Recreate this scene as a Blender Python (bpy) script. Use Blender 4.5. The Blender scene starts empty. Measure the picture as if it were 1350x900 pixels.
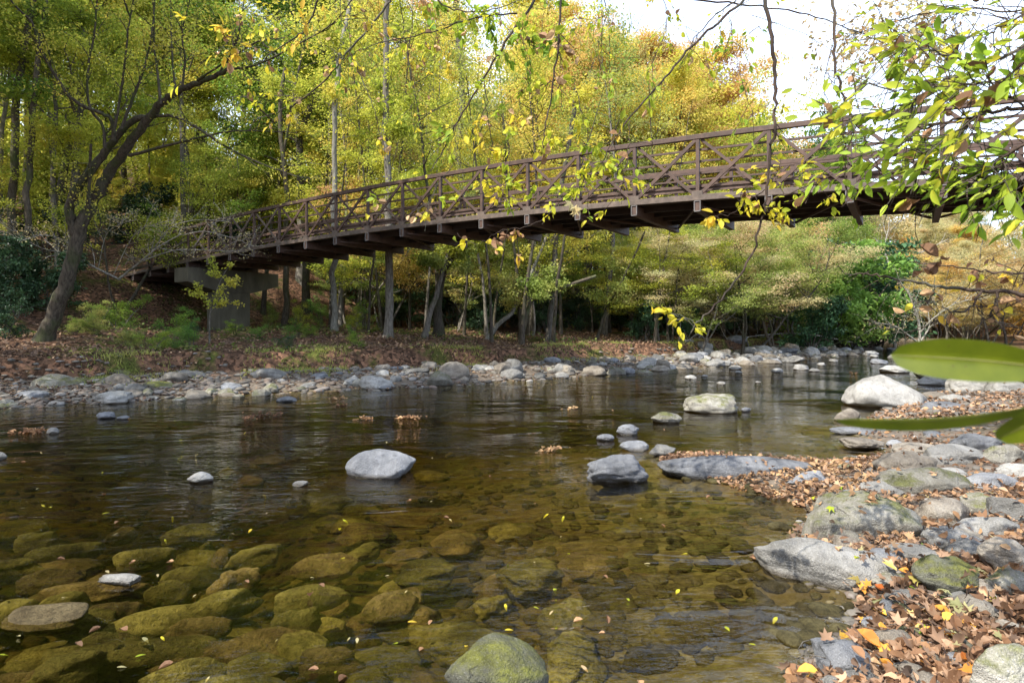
import bpy, math, random
import numpy as np
from mathutils import Vector, noise, Matrix

# ------------------------------------------------------------------ camera, sky, sun, exposure
SC = bpy.context.scene
COL = SC.collection
EYE = 1.6          # camera height over the river
F = 800.0          # focal length in photo pixels (photo 1350 wide)
HOR = 430.0        # horizon row

cam_d = bpy.data.cameras.new('camera')
cam = bpy.data.objects.new('camera', cam_d)
COL.objects.link(cam)
cam.location = (0, 0, EYE)
cam.rotation_euler = (math.radians(90), 0, 0)
cam_d.sensor_width = 36
cam_d.lens = F / 1350 * 36
cam_d.shift_y = -(450 - HOR) / 1350
cam_d.clip_start = 0.05
cam_d.clip_end = 2000
cam_d.dof.use_dof = True
cam_d.dof.focus_distance = 9.0
cam_d.dof.aperture_fstop = 5.6
SC.camera = cam

SUN = Vector((-0.48, -0.42, 0.77)).normalized()
elev = math.asin(SUN.z)
world = bpy.data.worlds.new('World')
SC.world = world
world.use_nodes = True
wn = world.node_tree
wn.nodes.clear()
W_out = wn.nodes.new('ShaderNodeOutputWorld')
W_bg = wn.nodes.new('ShaderNodeBackground')
W_bg.inputs['Strength'].default_value = 0.13
sky = wn.nodes.new('ShaderNodeTexSky')
sky.sky_type = 'NISHITA'
sky.sun_disc = False
sky.sun_elevation = elev
sky.sun_rotation = math.atan2(SUN.x, SUN.y)
sky.dust_density = 2.0
w_tc = wn.nodes.new('ShaderNodeTexCoord')
w_map = wn.nodes.new('ShaderNodeMapping')
w_map.inputs['Scale'].default_value = (1, 1, 2.2)
w_no = wn.nodes.new('ShaderNodeTexNoise')
w_no.inputs['Scale'].default_value = 1.7
w_no.inputs['Detail'].default_value = 6
w_no.inputs['Roughness'].default_value = 0.6
w_rmp = wn.nodes.new('ShaderNodeValToRGB')
w_rmp.color_ramp.elements[0].position = 0.38
w_rmp.color_ramp.elements[0].color = (0.12, 0.12, 0.12, 1)
w_rmp.color_ramp.elements[1].position = 0.62
w_mix = wn.nodes.new('ShaderNodeMixRGB')
w_mix.inputs['Color2'].default_value = (10.4, 12.2, 15.6, 1)
wn.links.new(w_tc.outputs['Generated'], w_map.inputs['Vector'])
wn.links.new(w_map.outputs['Vector'], w_no.inputs['Vector'])
wn.links.new(w_no.outputs['Fac'], w_rmp.inputs['Fac'])
w_sep = wn.nodes.new('ShaderNodeSeparateXYZ'); wn.links.new(w_tc.outputs['Generated'], w_sep.inputs[0])
w_mr = wn.nodes.new('ShaderNodeMapRange')
w_mr.inputs['From Min'].default_value = 0.30; w_mr.inputs['From Max'].default_value = 0.62; w_mr.inputs['To Min'].default_value = 1.0; w_mr.inputs['To Max'].default_value = 0.45
wn.links.new(w_sep.outputs['Z'], w_mr.inputs['Value'])
w_mul = wn.nodes.new('ShaderNodeMath'); w_mul.operation = 'MULTIPLY'
wn.links.new(w_rmp.outputs['Color'], w_mul.inputs[0]); wn.links.new(w_mr.outputs['Result'], w_mul.inputs[1])
wn.links.new(w_mul.outputs[0], w_mix.inputs['Fac'])
wn.links.new(sky.outputs['Color'], w_mix.inputs['Color1'])
wn.links.new(w_mix.outputs['Color'], W_bg.inputs['Color'])
wn.links.new(W_bg.outputs['Background'], W_out.inputs['Surface'])

sun_d = bpy.data.lights.new('sun', 'SUN')
sun_d.energy = 4.8
sun_d.angle = math.radians(0.5)
sun_d.color = (1.0, 0.94, 0.84)
sun_o = bpy.data.objects.new('sun', sun_d)
COL.objects.link(sun_o)
sun_o.rotation_euler = SUN.to_track_quat('Z', 'Y').to_euler()

SC.view_settings.view_transform = 'Standard'
SC.view_settings.look = 'None'
SC.view_settings.gamma = 1.0
SC.view_settings.exposure = 0.78
SC.cycles.max_bounces = 8
SC.cycles.diffuse_bounces = 3
SC.cycles.glossy_bounces = 3
SC.cycles.transmission_bounces = 5
SC.cycles.transparent_max_bounces = 12
SC.cycles.use_denoising = True
SC.cycles.caustics_reflective = False
SC.cycles.caustics_refractive = False
SC.cycles.sample_clamp_indirect = 6.0

rnd = random.Random(7)
RS = np.random.RandomState(11)

# ------------------------------------------------------------------ helpers
def P(px, py, z=0.0):
    """point at height z seen at a photo pixel"""
    Y = (EYE - z) * F / (py - HOR)
    return Vector(((px - 675) / F * Y, Y, z))

def Q(px, py, Y):
    return Vector(((px - 675) / F * Y, Y, EYE - (py - HOR) / F * Y))

def npmesh(name, V, faces, smooth=False):
    V = np.asarray(V, dtype=np.float32)
    faces = np.asarray(faces, dtype=np.int32)
    me = bpy.data.meshes.new(name)
    nf, k = faces.shape
    me.vertices.add(len(V))
    me.vertices.foreach_set('co', V.ravel())
    me.loops.add(nf * k)
    me.loops.foreach_set('vertex_index', faces.ravel())
    me.polygons.add(nf)
    me.polygons.foreach_set('loop_start', np.arange(0, nf * k, k, dtype=np.int32))
    me.polygons.foreach_set('loop_total', np.full(nf, k, dtype=np.int32))
    if smooth:
        me.polygons.foreach_set('use_smooth', np.ones(nf, dtype=bool))
    me.update(calc_edges=True)
    return me

def link(name, me, mat=None, parent=None):
    o = bpy.data.objects.new(name, me)
    COL.objects.link(o)
    if mat is not None and me is not None and not me.materials:
        me.materials.append(mat)
    if parent is not None:
        o.parent = parent
    return o

def tag(o, label, cat, group=None):
    o['label'] = label
    o['category'] = cat
    if group:
        o['group'] = group
    return o

def empty(name, loc=(0, 0, 0), rz=0.0):
    o = bpy.data.objects.new(name, None)
    COL.objects.link(o)
    o.location = loc
    o.rotation_euler = (0, 0, rz)
    o.empty_display_size = 0.2
    return o

def setmat(o, mat):
    """object-level material, so that copies can share mesh data"""
    if not o.data.materials:
        o.data.materials.append(None)
    o.material_slots[0].link = 'OBJECT'
    o.material_slots[0].material = mat

def sstep(a, b, x):
    t = np.clip((x - a) / (b - a), 0, 1)
    return t * t * (3 - 2 * t)

def vhash(ix, iy):
    n = (ix.astype(np.int64) * 374761393 + iy.astype(np.int64) * 668265263) & 0x7fffffff
    n = ((n ^ (n >> 13)) * 1274126177) & 0x7fffffff
    n = (n ^ (n >> 16)) & 0xffff
    return n / 65535.0

def vnoise(x, y):
    ix = np.floor(x); iy = np.floor(y)
    fx = x - ix; fy = y - iy
    fx = fx * fx * (3 - 2 * fx); fy = fy * fy * (3 - 2 * fy)
    a = vhash(ix, iy); b = vhash(ix + 1, iy); c = vhash(ix, iy + 1); d = vhash(ix + 1, iy + 1)
    return (a * (1 - fx) + b * fx) * (1 - fy) + (c * (1 - fx) + d * fx) * fy - 0.5

def fbm(x, y, o=4):
    s = 0; a = 1.0
    for i in range(o):
        s = s + a * vnoise(x + 17 * i, y - 9 * i)
        x = x * 2.03; y = y * 2.03; a *= 0.5
    return s

# ------------------------------------------------------------------ materials
def nt(name):
    m = bpy.data.materials.new(name)
    m.use_nodes = True
    t = m.node_tree
    t.nodes.clear()
    out = t.nodes.new('ShaderNodeOutputMaterial')
    return m, t, out

def N(t, typ, **kw):
    n = t.nodes.new(typ)
    for k, v in kw.items():
        if k in n.inputs:
            n.inputs[k].default_value = v
        else:
            setattr(n, k, v)
    return n

def ramp(t, fac, stops):
    r = t.nodes.new('ShaderNodeValToRGB')
    el = r.color_ramp.elements
    while len(el) < len(stops):
        el.new(0.5)
    for e, (p, c) in zip(el, stops):
        e.position = p
        e.color = (*c, 1) if len(c) == 3 else c
    t.links.new(fac, r.inputs['Fac'])
    return r.outputs['Color']

def mixc(t, fac, a, b, mode='MIX'):
    m = t.nodes.new('ShaderNodeMixRGB')
    m.blend_type = mode
    for key, v in (('Fac', fac), ('Color1', a), ('Color2', b)):
        if isinstance(v, (int, float)):
            m.inputs[key].default_value = v
        elif isinstance(v, tuple):
            m.inputs[key].default_value = (*v, 1)
        else:
            t.links.new(v, m.inputs[key])
    return m.outputs['Color']

def noise_n(t, vec, scale, detail=4, rough=0.55, dist=0.0):
    n = t.nodes.new('ShaderNodeTexNoise')
    n.inputs['Scale'].default_value = scale
    n.inputs['Detail'].default_value = detail
    n.inputs['Roughness'].default_value = rough
    n.inputs['Distortion'].default_value = dist
    if vec is not None:
        t.links.new(vec, n.inputs['Vector'])
    return n.outputs['Fac']

def maprange(t, v, a, b, c=0.0, d=1.0):
    m = t.nodes.new('ShaderNodeMapRange')
    m.inputs['From Min'].default_value = a
    m.inputs['From Max'].default_value = b
    m.inputs['To Min'].default_value = c
    m.inputs['To Max'].default_value = d
    t.links.new(v, m.inputs['Value'])
    return m.outputs['Result']

def foliage(name, cols, trans=0.55, rough=0.6, clump=0.5):
    m, t, out = nt(name)
    geo = N(t, 'ShaderNodeNewGeometry')
    oi = N(t, 'ShaderNodeObjectInfo')
    tc = N(t, 'ShaderNodeTexCoord')
    nz = noise_n(t, tc.outputs['Object'], clump, 2)
    add = N(t, 'ShaderNodeMath', operation='ADD')
    t.links.new(maprange(t, geo.outputs['Random Per Island'], 0, 1, -0.14, 0.14), add.inputs[0])
    t.links.new(maprange(t, nz, 0.3, 0.7, 0, 1), add.inputs[1])
    add2 = N(t, 'ShaderNodeMath', operation='ADD')
    t.links.new(add.outputs[0], add2.inputs[0])
    t.links.new(maprange(t, oi.outputs['Random'], 0, 1, -0.2, 0.2), add2.inputs[1])
    n = len(cols)
    c = ramp(t, add2.outputs[0], [(i / (n - 1), cols[i]) for i in range(n)])
    # leaf to leaf value changes
    v = N(t, 'ShaderNodeHueSaturation')
    v.inputs['Saturation'].default_value = 1.0
    t.links.new(maprange(t, geo.outputs['Random Per Island'], 0, 1, 0.75, 1.22), v.inputs['Value'])
    t.links.new(c, v.inputs['Color'])
    b = N(t, 'ShaderNodeBsdfPrincipled', Roughness=rough)
    b.inputs['Specular IOR Level'].default_value = 0.3
    tr = N(t, 'ShaderNodeBsdfTranslucent')
    mx = N(t, 'ShaderNodeMixShader', Fac=trans)
    t.links.new(v.outputs['Color'], b.inputs['Base Color'])
    t.links.new(v.outputs['Color'], tr.inputs['Color'])
    t.links.new(b.outputs[0], mx.inputs[1])
    t.links.new(tr.outputs[0], mx.inputs[2])
    t.links.new(mx.outputs[0], out.inputs['Surface'])
    return m

def bark(name, c1, c2, moss=0.3, mosscol=(0.05, 0.07, 0.02)):
    m, t, out = nt(name)
    tc = N(t, 'ShaderNodeTexCoord')
    mp = N(t, 'ShaderNodeMapping')
    mp.inputs['Scale'].default_value = (1, 1, 0.25)
    t.links.new(tc.outputs['Object'], mp.inputs['Vector'])
    a = noise_n(t, mp.outputs['Vector'], 18, 5, 0.65)
    b = noise_n(t, tc.outputs['Object'], 1.7, 4, 0.6)
    oi = N(t, 'ShaderNodeObjectInfo')
    c = ramp(t, a, [(0.35, c1), (0.68, c2)])
    c = mixc(t, maprange(t, b, 0.62 - moss * 0.3, 0.7, 0, 0.8), c, mosscol)
    v = N(t, 'ShaderNodeHueSaturation')
    t.links.new(maprange(t, oi.outputs['Random'], 0, 1, 0.65, 1.3), v.inputs['Value'])
    t.links.new(c, v.inputs['Color'])
    bs = N(t, 'ShaderNodeBsdfPrincipled', Roughness=0.9)
    bs.inputs['Specular IOR Level'].default_value = 0.2
    t.links.new(v.outputs['Color'], bs.inputs['Base Color'])
    bp = N(t, 'ShaderNodeBump', Strength=0.6, Distance=0.03)
    t.links.new(a, bp.inputs['Height'])
    t.links.new(bp.outputs[0], bs.inputs['Normal'])
    t.links.new(bs.outputs[0], out.inputs['Surface'])
    return m

def stone(name, c1, c2, c3, moss=0.0, mosscol=(0.09, 0.12, 0.02), scale=1.0):
    m, t, out = nt(name)
    tc = N(t, 'ShaderNodeTexCoord')
    geo = N(t, 'ShaderNodeNewGeometry')
    oi = N(t, 'ShaderNodeObjectInfo')
    vec = geo.outputs['Position']
    a = noise_n(t, vec, 2.2 * scale, 6, 0.65, 0.4)
    b = noise_n(t, vec, 14 * scale, 5, 0.7)
    f = noise_n(t, vec, 70, 3, 0.7)
    c = ramp(t, a, [(0.32, c1), (0.5, c2), (0.68, c3)])
    c = mixc(t, maprange(t, b, 0.52, 0.72, 0, 0.55), c, tuple(x * 0.45 for x in c1))
    c = mixc(t, maprange(t, f, 0.58, 0.8, 0, 0.5), c, tuple(min(1, x * 1.5) for x in c3))
    # lighter mineral veins
    w = N(t, 'ShaderNodeTexWave', Scale=1.6 * scale, Distortion=9.0, Detail=4.0)
    t.links.new(vec, w.inputs['Vector'])
    c = mixc(t, maprange(t, w.outputs['Fac'], 0.95, 1.0, 0, 0.10), c, tuple(min(1, x * 1.6) for x in c3))
    if moss > 0:
        sep = N(t, 'ShaderNodeSeparateXYZ')
        t.links.new(geo.outputs['Normal'], sep.inputs[0])
        g = noise_n(t, vec, 3.3 * scale, 6, 0.75, 0.3)
        mu = N(t, 'ShaderNodeMath', operation='MULTIPLY')
        t.links.new(maprange(t, sep.outputs['Z'], 0.15, 0.75), mu.inputs[0])
        t.links.new(maprange(t, g, 0.62 - moss * 0.3, 0.70 - moss * 0.2), mu.inputs[1])
        mc = mixc(t, maprange(t, b, 0.35, 0.65), tuple(x * 0.5 for x in mosscol), tuple(x * 1.4 for x in mosscol))
        c = mixc(t, mu.outputs[0], c, mc)
    vd = N(t, 'ShaderNodeTexVoronoi', Scale=2.3 * scale, feature='DISTANCE_TO_EDGE')
    wv = N(t, 'ShaderNodeMixRGB', Fac=0.25); wn_ = N(t, 'ShaderNodeTexNoise', Scale=4.0, Detail=5.0)
    t.links.new(vec, wn_.inputs['Vector']); t.links.new(vec, wv.inputs[1]); t.links.new(wn_.outputs['Color'], wv.inputs[2]); t.links.new(wv.outputs[0], vd.inputs['Vector'])
    crack = maprange(t, vd.outputs['Distance'], 0.0, 0.012)
    gate = maprange(t, noise_n(t, vec, 2.6, 3), .56, .66)
    ck = N(t, 'ShaderNodeMath', operation='MAXIMUM'); t.links.new(crack, ck.inputs[0]); t.links.new(maprange(t, gate, 0, 1, 1, 0), ck.inputs[1])
    c = mixc(t, maprange(t, ck.outputs[0], 0, 1, .5, 1), tuple(x * 0.5 for x in c1), c)
    sk = noise_n(t, vec, 160, 2, .6)
    c = mixc(t, maprange(t, sk, .6, .72, 0, .6), c, tuple(min(1, x * 1.7) for x in c3))
    c = mixc(t, maprange(t, sk, .4, .28, 0, .6), c, tuple(x * .4 for x in c1))
    v = N(t, 'ShaderNodeHueSaturation')
    t.links.new(maprange(t, oi.outputs['Random'], 0, 1, 0.7, 1.25), v.inputs['Value'])
    t.links.new(c, v.inputs['Color'])
    # wet rim at the water line
    sp = N(t, 'ShaderNodeSeparateXYZ')
    t.links.new(geo.outputs['Position'], sp.inputs[0])
    ad = N(t, 'ShaderNodeMath', operation='ADD')
    t.links.new(sp.outputs['Z'], ad.inputs[0])
    t.links.new(maprange(t, b, 0, 1, -0.02, 0.02), ad.inputs[1])
    dry = maprange(t, ad.outputs[0], 0.015, 0.045)
    wetc = mixc(t, 1.0, v.outputs['Color'], (0.42, 0.38, 0.33), 'MULTIPLY')
    c = mixc(t, dry, wetc, v.outputs['Color'])
    bs = N(t, 'ShaderNodeBsdfPrincipled')
    t.links.new(maprange(t, dry, 0, 1, 0.25, 0.85), bs.inputs['Roughness'])
    bs.inputs['Specular IOR Level'].default_value = 0.35
    t.links.new(c, bs.inputs['Base Color'])
    hb = N(t, 'ShaderNodeMath', operation='ADD')
    t.links.new(b, hb.inputs[0]); t.links.new(f, hb.inputs[1])
    bp = N(t, 'ShaderNodeBump', Strength=0.8, Distance=0.03)
    hb2 = N(t, 'ShaderNodeMath', operation='ADD'); t.links.new(hb.outputs[0], hb2.inputs[0]); t.links.new(ck.outputs[0], hb2.inputs[1])
    t.links.new(hb2.outputs[0], bp.inputs['Height'])
    t.links.new(bp.outputs[0], bs.inputs['Normal'])
    t.links.new(bs.outputs[0], out.inputs['Surface'])
    return m

FOL = dict(
    yellowgreen=foliage('leaves yellow green', [(0.28, 0.36, 0.05), (0.45, 0.50, 0.07), (0.60, 0.59, 0.09), (0.68, 0.57, 0.10)]),
    yellow=foliage('leaves yellow', [(0.46, 0.52, 0.08), (0.68, 0.64, 0.11), (0.76, 0.61, 0.12), (0.74, 0.50, 0.13)]),
    orange=foliage('leaves orange', [(0.58, 0.53, 0.13), (0.70, 0.53, 0.16), (0.70, 0.45, 0.17), (0.60, 0.37, 0.18)]),
    green=foliage('leaves green', [(0.10, 0.21, 0.035), (0.18, 0.31, 0.05), (0.30, 0.40, 0.06), (0.44, 0.46, 0.07)]),
    olive=foliage('leaves olive', [(0.20, 0.29, 0.06), (0.31, 0.39, 0.09), (0.42, 0.44, 0.12), (0.50, 0.40, 0.15)]),
    dark=foliage('leaves evergreen', [(0.02, 0.055, 0.025), (0.05, 0.12, 0.05), (0.09, 0.18, 0.07)], trans=0.2),
    bright=foliage('leaves bright green', [(0.10, 0.22, 0.04), (0.19, 0.34, 0.06), (0.30, 0.42, 0.08)], trans=0.4),
    pink=foliage('leaves rust pink', [(0.6, 0.42, 0.2), (0.68, 0.38, 0.26), (0.64, 0.28, 0.22)]),
    pale=foliage('leaves pale tan', [(0.50, 0.50, 0.24), (0.62, 0.54, 0.27), (0.64, 0.46, 0.26)]),
    near=foliage('near leaves green', [(0.20, 0.36, 0.03), (0.33, 0.47, 0.04), (0.46, 0.54, 0.05), (0.70, 0.56, 0.05)], trans=0.5, rough=0.6, clump=3),
    nearyellow=foliage('near leaves yellow', [(0.30, 0.44, 0.04), (0.48, 0.54, 0.04), (0.74, 0.64, 0.05), (0.74, 0.48, 0.06)], trans=0.5, rough=0.6, clump=3),
    dead=foliage('dead leaves brown', [(0.12, 0.065, 0.035), (0.28, 0.15, 0.08), (0.44, 0.27, 0.14), (0.56, 0.38, 0.2)], trans=0.25, rough=0.7),
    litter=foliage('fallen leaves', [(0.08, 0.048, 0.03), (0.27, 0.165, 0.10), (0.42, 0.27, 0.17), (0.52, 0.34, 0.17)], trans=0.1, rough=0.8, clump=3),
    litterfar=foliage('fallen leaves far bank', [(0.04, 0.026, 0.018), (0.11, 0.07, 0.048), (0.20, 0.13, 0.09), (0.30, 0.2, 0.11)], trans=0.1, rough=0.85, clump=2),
    orangeleaf=foliage('bright fallen leaves', [(0.5, 0.14, 0.03), (0.68, 0.30, 0.05), (0.74, 0.48, 0.08), (0.62, 0.42, 0.24)], trans=0.2, rough=0.6, clump=4),
    undercover=foliage('undergrowth leaves', [(0.05, 0.09, 0.02), (0.10, 0.15, 0.03), (0.18, 0.20, 0.05), (0.26, 0.22, 0.06)], trans=0.3),
    rhodo=foliage('evergreen broad leaves', [(0.025, 0.055, 0.025), (0.05, 0.10, 0.045), (0.08, 0.15, 0.06)], trans=0.2, rough=0.35),
)
BARK = dict(
    dark=bark('bark dark', (0.035, 0.028, 0.02), (0.12, 0.10, 0.075), 0.5),
    grey=bark('bark grey', (0.07, 0.06, 0.05), (0.22, 0.2, 0.165), 0.25),
    pale=bark('bark pale', (0.16, 0.15, 0.12), (0.42, 0.4, 0.34), 0.15, (0.12, 0.13, 0.08)),
    near=bark('bark near twig', (0.025, 0.018, 0.014), (0.10, 0.07, 0.055), 0.3, (0.12, 0.13, 0.1)),
    white=bark('dead bleached wood', (0.25, 0.23, 0.2), (0.6, 0.57, 0.52), 0.05),
)
ST = dict(
    grey=stone('river stone grey', (0.10, 0.097, 0.09), (0.20, 0.195, 0.18), (0.32, 0.31, 0.29)),
    blue=stone('river stone slate', (0.10, 0.105, 0.115), (0.20, 0.207, 0.22), (0.31, 0.315, 0.325)),
    tan=stone('river stone tan', (0.12, 0.10, 0.08), (0.23, 0.20, 0.16), (0.34, 0.31, 0.26)),
    pale=stone('river stone pale', (0.18, 0.175, 0.16), (0.30, 0.29, 0.265), (0.40, 0.39, 0.37)),
    mossy=stone('river stone lichen', (0.12, 0.11, 0.09), (0.24, 0.225, 0.185), (0.38, 0.365, 0.32), moss=0.55, mosscol=(0.12, 0.125, 0.04)),
    verymossy=stone('river stone moss', (0.07, 0.07, 0.05), (0.13, 0.13, 0.10), (0.22, 0.22, 0.18), moss=0.95, mosscol=(0.17, 0.175, 0.035)),
)
def bedstone(name, cols):
    m, t, out = nt(name)
    geo = N(t, 'ShaderNodeNewGeometry')
    oi = N(t, 'ShaderNodeObjectInfo')
    a = noise_n(t, geo.outputs['Position'], 3, 5, 0.6)
    b = noise_n(t, geo.outputs['Position'], 26, 5, 0.75)
    c = ramp(t, a, [(0.3, cols[0]), (0.5, cols[1]), (0.7, cols[2])])
    c = mixc(t, maprange(t, b, 0.45, 0.72, 0, 0.75), c, tuple(x * 0.35 for x in cols[0]))
    v = N(t, 'ShaderNodeHueSaturation')
    t.links.new(maprange(t, oi.outputs['Random'], 0, 1, 0.6, 1.35), v.inputs['Value'])
    t.links.new(c, v.inputs['Color'])
    bs = N(t, 'ShaderNodeBsdfPrincipled', Roughness=0.8)
    bs.inputs['Specular IOR Level'].default_value = 0.1
    t.links.new(v.outputs['Color'], bs.inputs['Base Color'])
    bp = N(t, 'ShaderNodeBump', Strength=0.5, Distance=0.02)
    bp.inputs['Strength'].default_value = 1.0; bp.inputs['Distance'].default_value = .05
    t.links.new(b, bp.inputs['Height'])
    t.links.new(bp.outputs[0], bs.inputs['Normal'])
    t.links.new(bs.outputs[0], out.inputs['Surface'])
    return m
ST['bedA'] = bedstone('algae stone olive', [(0.07, 0.062, 0.025), (0.19, 0.17, 0.065), (0.38, 0.345, 0.14)])
ST['bedB'] = bedstone('algae stone brown', [(0.07, 0.052, 0.028), (0.19, 0.145, 0.075), (0.38, 0.30, 0.16)])

def simple(name, col, rough=0.6, metal=0.0, var=0.3, scale=8, bump=0.2, stretch=None):
    m, t, out = nt(name)
    tc = N(t, 'ShaderNodeTexCoord')
    vec = tc.outputs['Object']
    if stretch:
        mp = N(t, 'ShaderNodeMapping')
        mp.inputs['Scale'].default_value = stretch
        t.links.new(vec, mp.inputs['Vector']); vec = mp.outputs['Vector']
    a = noise_n(t, vec, scale, 5, 0.65)
    b = noise_n(t, vec, scale * 0.2, 4, 0.6)
    c = ramp(t, a, [(0.3, tuple(x * (1 - var) for x in col)), (0.7, tuple(min(1, x * (1 + var)) for x in col))])
    c = mixc(t, maprange(t, b, 0.45, 0.75, 0, 0.6), c, tuple(x * (1 - var) * 0.6 for x in col))
    bs = N(t, 'ShaderNodeBsdfPrincipled', Roughness=rough, Metallic=metal)
    t.links.new(c, bs.inputs['Base Color'])
    bp = N(t, 'ShaderNodeBump', Strength=bump, Distance=0.01)
    t.links.new(a, bp.inputs['Height'])
    t.links.new(bp.outputs[0], bs.inputs['Normal'])
    t.links.new(bs.outputs[0], out.inputs['Surface'])
    return m
M_steel = simple('weathering steel', (0.078, 0.044, 0.031), 0.62, 0.0, 0.45, 6, 0.3)
M_steel2 = simple('weathering steel sunlit tone', (0.115, 0.085, 0.066), 0.6, 0.0, 0.4, 7, 0.3)  # paler copy of the steel, sunlight on the near truss put into its colour
M_galv = simple('pale steel rim', (0.15, 0.14, 0.135), 0.5, 0.1, 0.3, 12, 0.1)
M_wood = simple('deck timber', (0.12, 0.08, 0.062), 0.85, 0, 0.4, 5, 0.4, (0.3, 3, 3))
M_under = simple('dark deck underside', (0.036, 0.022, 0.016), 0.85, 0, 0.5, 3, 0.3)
M_conc = simple('weathered concrete', (0.105, 0.095, 0.066), 0.9, 0, 0.4, 2.0, 0.4, (1, 1, 0.35))

# terrain material ------------------------------------------------------
m, t, out = nt('forest floor and river bed')
geo = N(t, 'ShaderNodeNewGeometry')
sp = N(t, 'ShaderNodeSeparateXYZ')
t.links.new(geo.outputs['Position'], sp.inputs[0])
a = noise_n(t, geo.outputs['Position'], 0.6, 6, 0.65)
b = noise_n(t, geo.outputs['Position'], 9, 6, 0.7)
vor = N(t, 'ShaderNodeTexVoronoi', Scale=11.0)
t.links.new(geo.outputs['Position'], vor.inputs['Vector'])
leafc = mixc(t, 1.0, ramp(t, vor.outputs['Color'], [(0.2, (0.05, 0.03, 0.02)), (0.55, (0.14, 0.08, 0.05)), (0.85, (0.24, 0.13, 0.08))]), (0.9, 0.9, 0.9), 'MULTIPLY')
mossc = ramp(t, b, [(0.3, (0.03, 0.04, 0.01)), (0.7, (0.10, 0.13, 0.02))])
land = mixc(t, maprange(t, a, 0.52, 0.62, 0, 0.8), leafc, mossc)
bedc = ramp(t, b, [(0.3, (0.05, 0.043, 0.018)), (0.5, (0.10, 0.088, 0.038)), (0.7, (0.21, 0.18, 0.08))])
bedc = mixc(t, maprange(t, a, 0.4, 0.6, 0, 0.6), bedc, (0.10, 0.065, 0.03))
sand = ramp(t, b, [(0.3, (0.10, 0.085, 0.07)), (0.7, (0.22, 0.18, 0.14))])
c = mixc(t, maprange(t, sp.outputs['Z'], -0.03, 0.05), bedc, sand)
c = mixc(t, maprange(t, sp.outputs['Z'], 0.12, 0.35), c, land)
bs = N(t, 'ShaderNodeBsdfPrincipled', Roughness=0.95)
bs.inputs['Specular IOR Level'].default_value = 0.1
t.links.new(c, bs.inputs['Base Color'])
bp = N(t, 'ShaderNodeBump', Strength=0.8, Distance=0.05)
t.links.new(b, bp.inputs['Height'])
t.links.new(bp.outputs[0], bs.inputs['Normal'])
t.links.new(bs.outputs[0], out.inputs['Surface'])
M_ground = m

# water ------------------------------------------------------------------
m, t, out = nt('river water')
geo = N(t, 'ShaderNodeNewGeometry')
mp = N(t, 'ShaderNodeMapping')
mp.inputs['Rotation'].default_value = (0, 0, math.radians(-38))
mp.inputs['Scale'].default_value = (0.45, 1.0, 1.0)
t.links.new(geo.outputs['Position'], mp.inputs['Vector'])
r1 = noise_n(t, mp.outputs['Vector'], 2.2, 3, 0.5, 0.6)
r2 = noise_n(t, mp.outputs['Vector'], 9.0, 3, 0.55, 0.8)
r3 = noise_n(t, mp.outputs['Vector'], 30.0, 2, 0.5, 0.5)
mask = maprange(t, noise_n(t, geo.outputs['Position'], 0.45, 3, 0.5), 0.46, 0.66, 0.10, 1.0)
def mul(a_, k):
    x = N(t, 'ShaderNodeMath', operation='MULTIPLY')
    t.links.new(a_, x.inputs[0])
    if isinstance(k, (int, float)):
        x.inputs[1].default_value = k
    else:
        t.links.new(k, x.inputs[1])
    return x.outputs[0]
def addn(a_, b_):
    x = N(t, 'ShaderNodeMath', operation='ADD')
    t.links.new(a_, x.inputs[0]); t.links.new(b_, x.inputs[1])
    return x.outputs[0]
h = addn(mul(r1, 0.032), addn(mul(mul(r2, mask), 0.027), mul(mul(r3, mask), 0.010)))
bp = N(t, 'ShaderNodeBump', Strength=1.0, Distance=1.0)
t.links.new(h, bp.inputs['Height'])
fr = N(t, 'ShaderNodeFresnel', IOR=1.33)
t.links.new(bp.outputs[0], fr.inputs['Normal'])
gl = N(t, 'ShaderNodeBsdfGlossy', Roughness=0.02)
gl.inputs['Color'].default_value = (1, 1, 1, 1)
t.links.new(bp.outputs[0], gl.inputs['Normal'])
tr = N(t, 'ShaderNodeBsdfTransparent')
tr.inputs['Color'].default_value = (0.90, 0.86, 0.66, 1)
mx = N(t, 'ShaderNodeMixShader')
t.links.new(fr.outputs[0], mx.inputs[0])
t.links.new(tr.outputs[0], mx.inputs[1])
t.links.new(gl.outputs[0], mx.inputs[2])
t.links.new(mx.outputs[0], out.inputs['Surface'])
va = N(t, 'ShaderNodeVolumeAbsorption', Density=1.2)
va.inputs['Color'].default_value = (0.60, 0.52, 0.20, 1)
t.links.new(va.outputs[0], out.inputs['Volume'])
M_water = m

# ------------------------------------------------------------------ terrain
far_px = [(-600, 640), (-260, 575), (0, 537), (150, 530), (300, 520), (450, 515), (600, 508), (750, 497), (900, 485), (1000, 478), (1080, 471), (1150, 465), (1170, 460)]
FAR = [P(*p).xy for p in far_px] + [Vector((36.5, 60)), Vector((43, 68))]
right_px = [(1215, 461), (1245, 466), (1330, 474), (1400, 487), (1330, 506), (1250, 514), (1160, 545), (1105, 566), (1165, 590), (1165, 603), (1090, 612), (980, 606), (872, 600),
            (868, 613), (950, 634), (1010, 648), (1055, 668), (1062, 690), (1025, 712), (1050, 745), (1120, 790), (1128, 830), (1065, 865), (1020, 905)]
RIGHT = [Vector((45, 68.5)), Vector((43, 61))] + [P(*p).xy for p in right_px] + [Vector((0.4, 1.6)), Vector((-1.2, 0.6)), Vector((-8, -2)), Vector((-30, -8))]
POLY = FAR + RIGHT
POLY = [Vector((-60, 2))] + POLY

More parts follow.
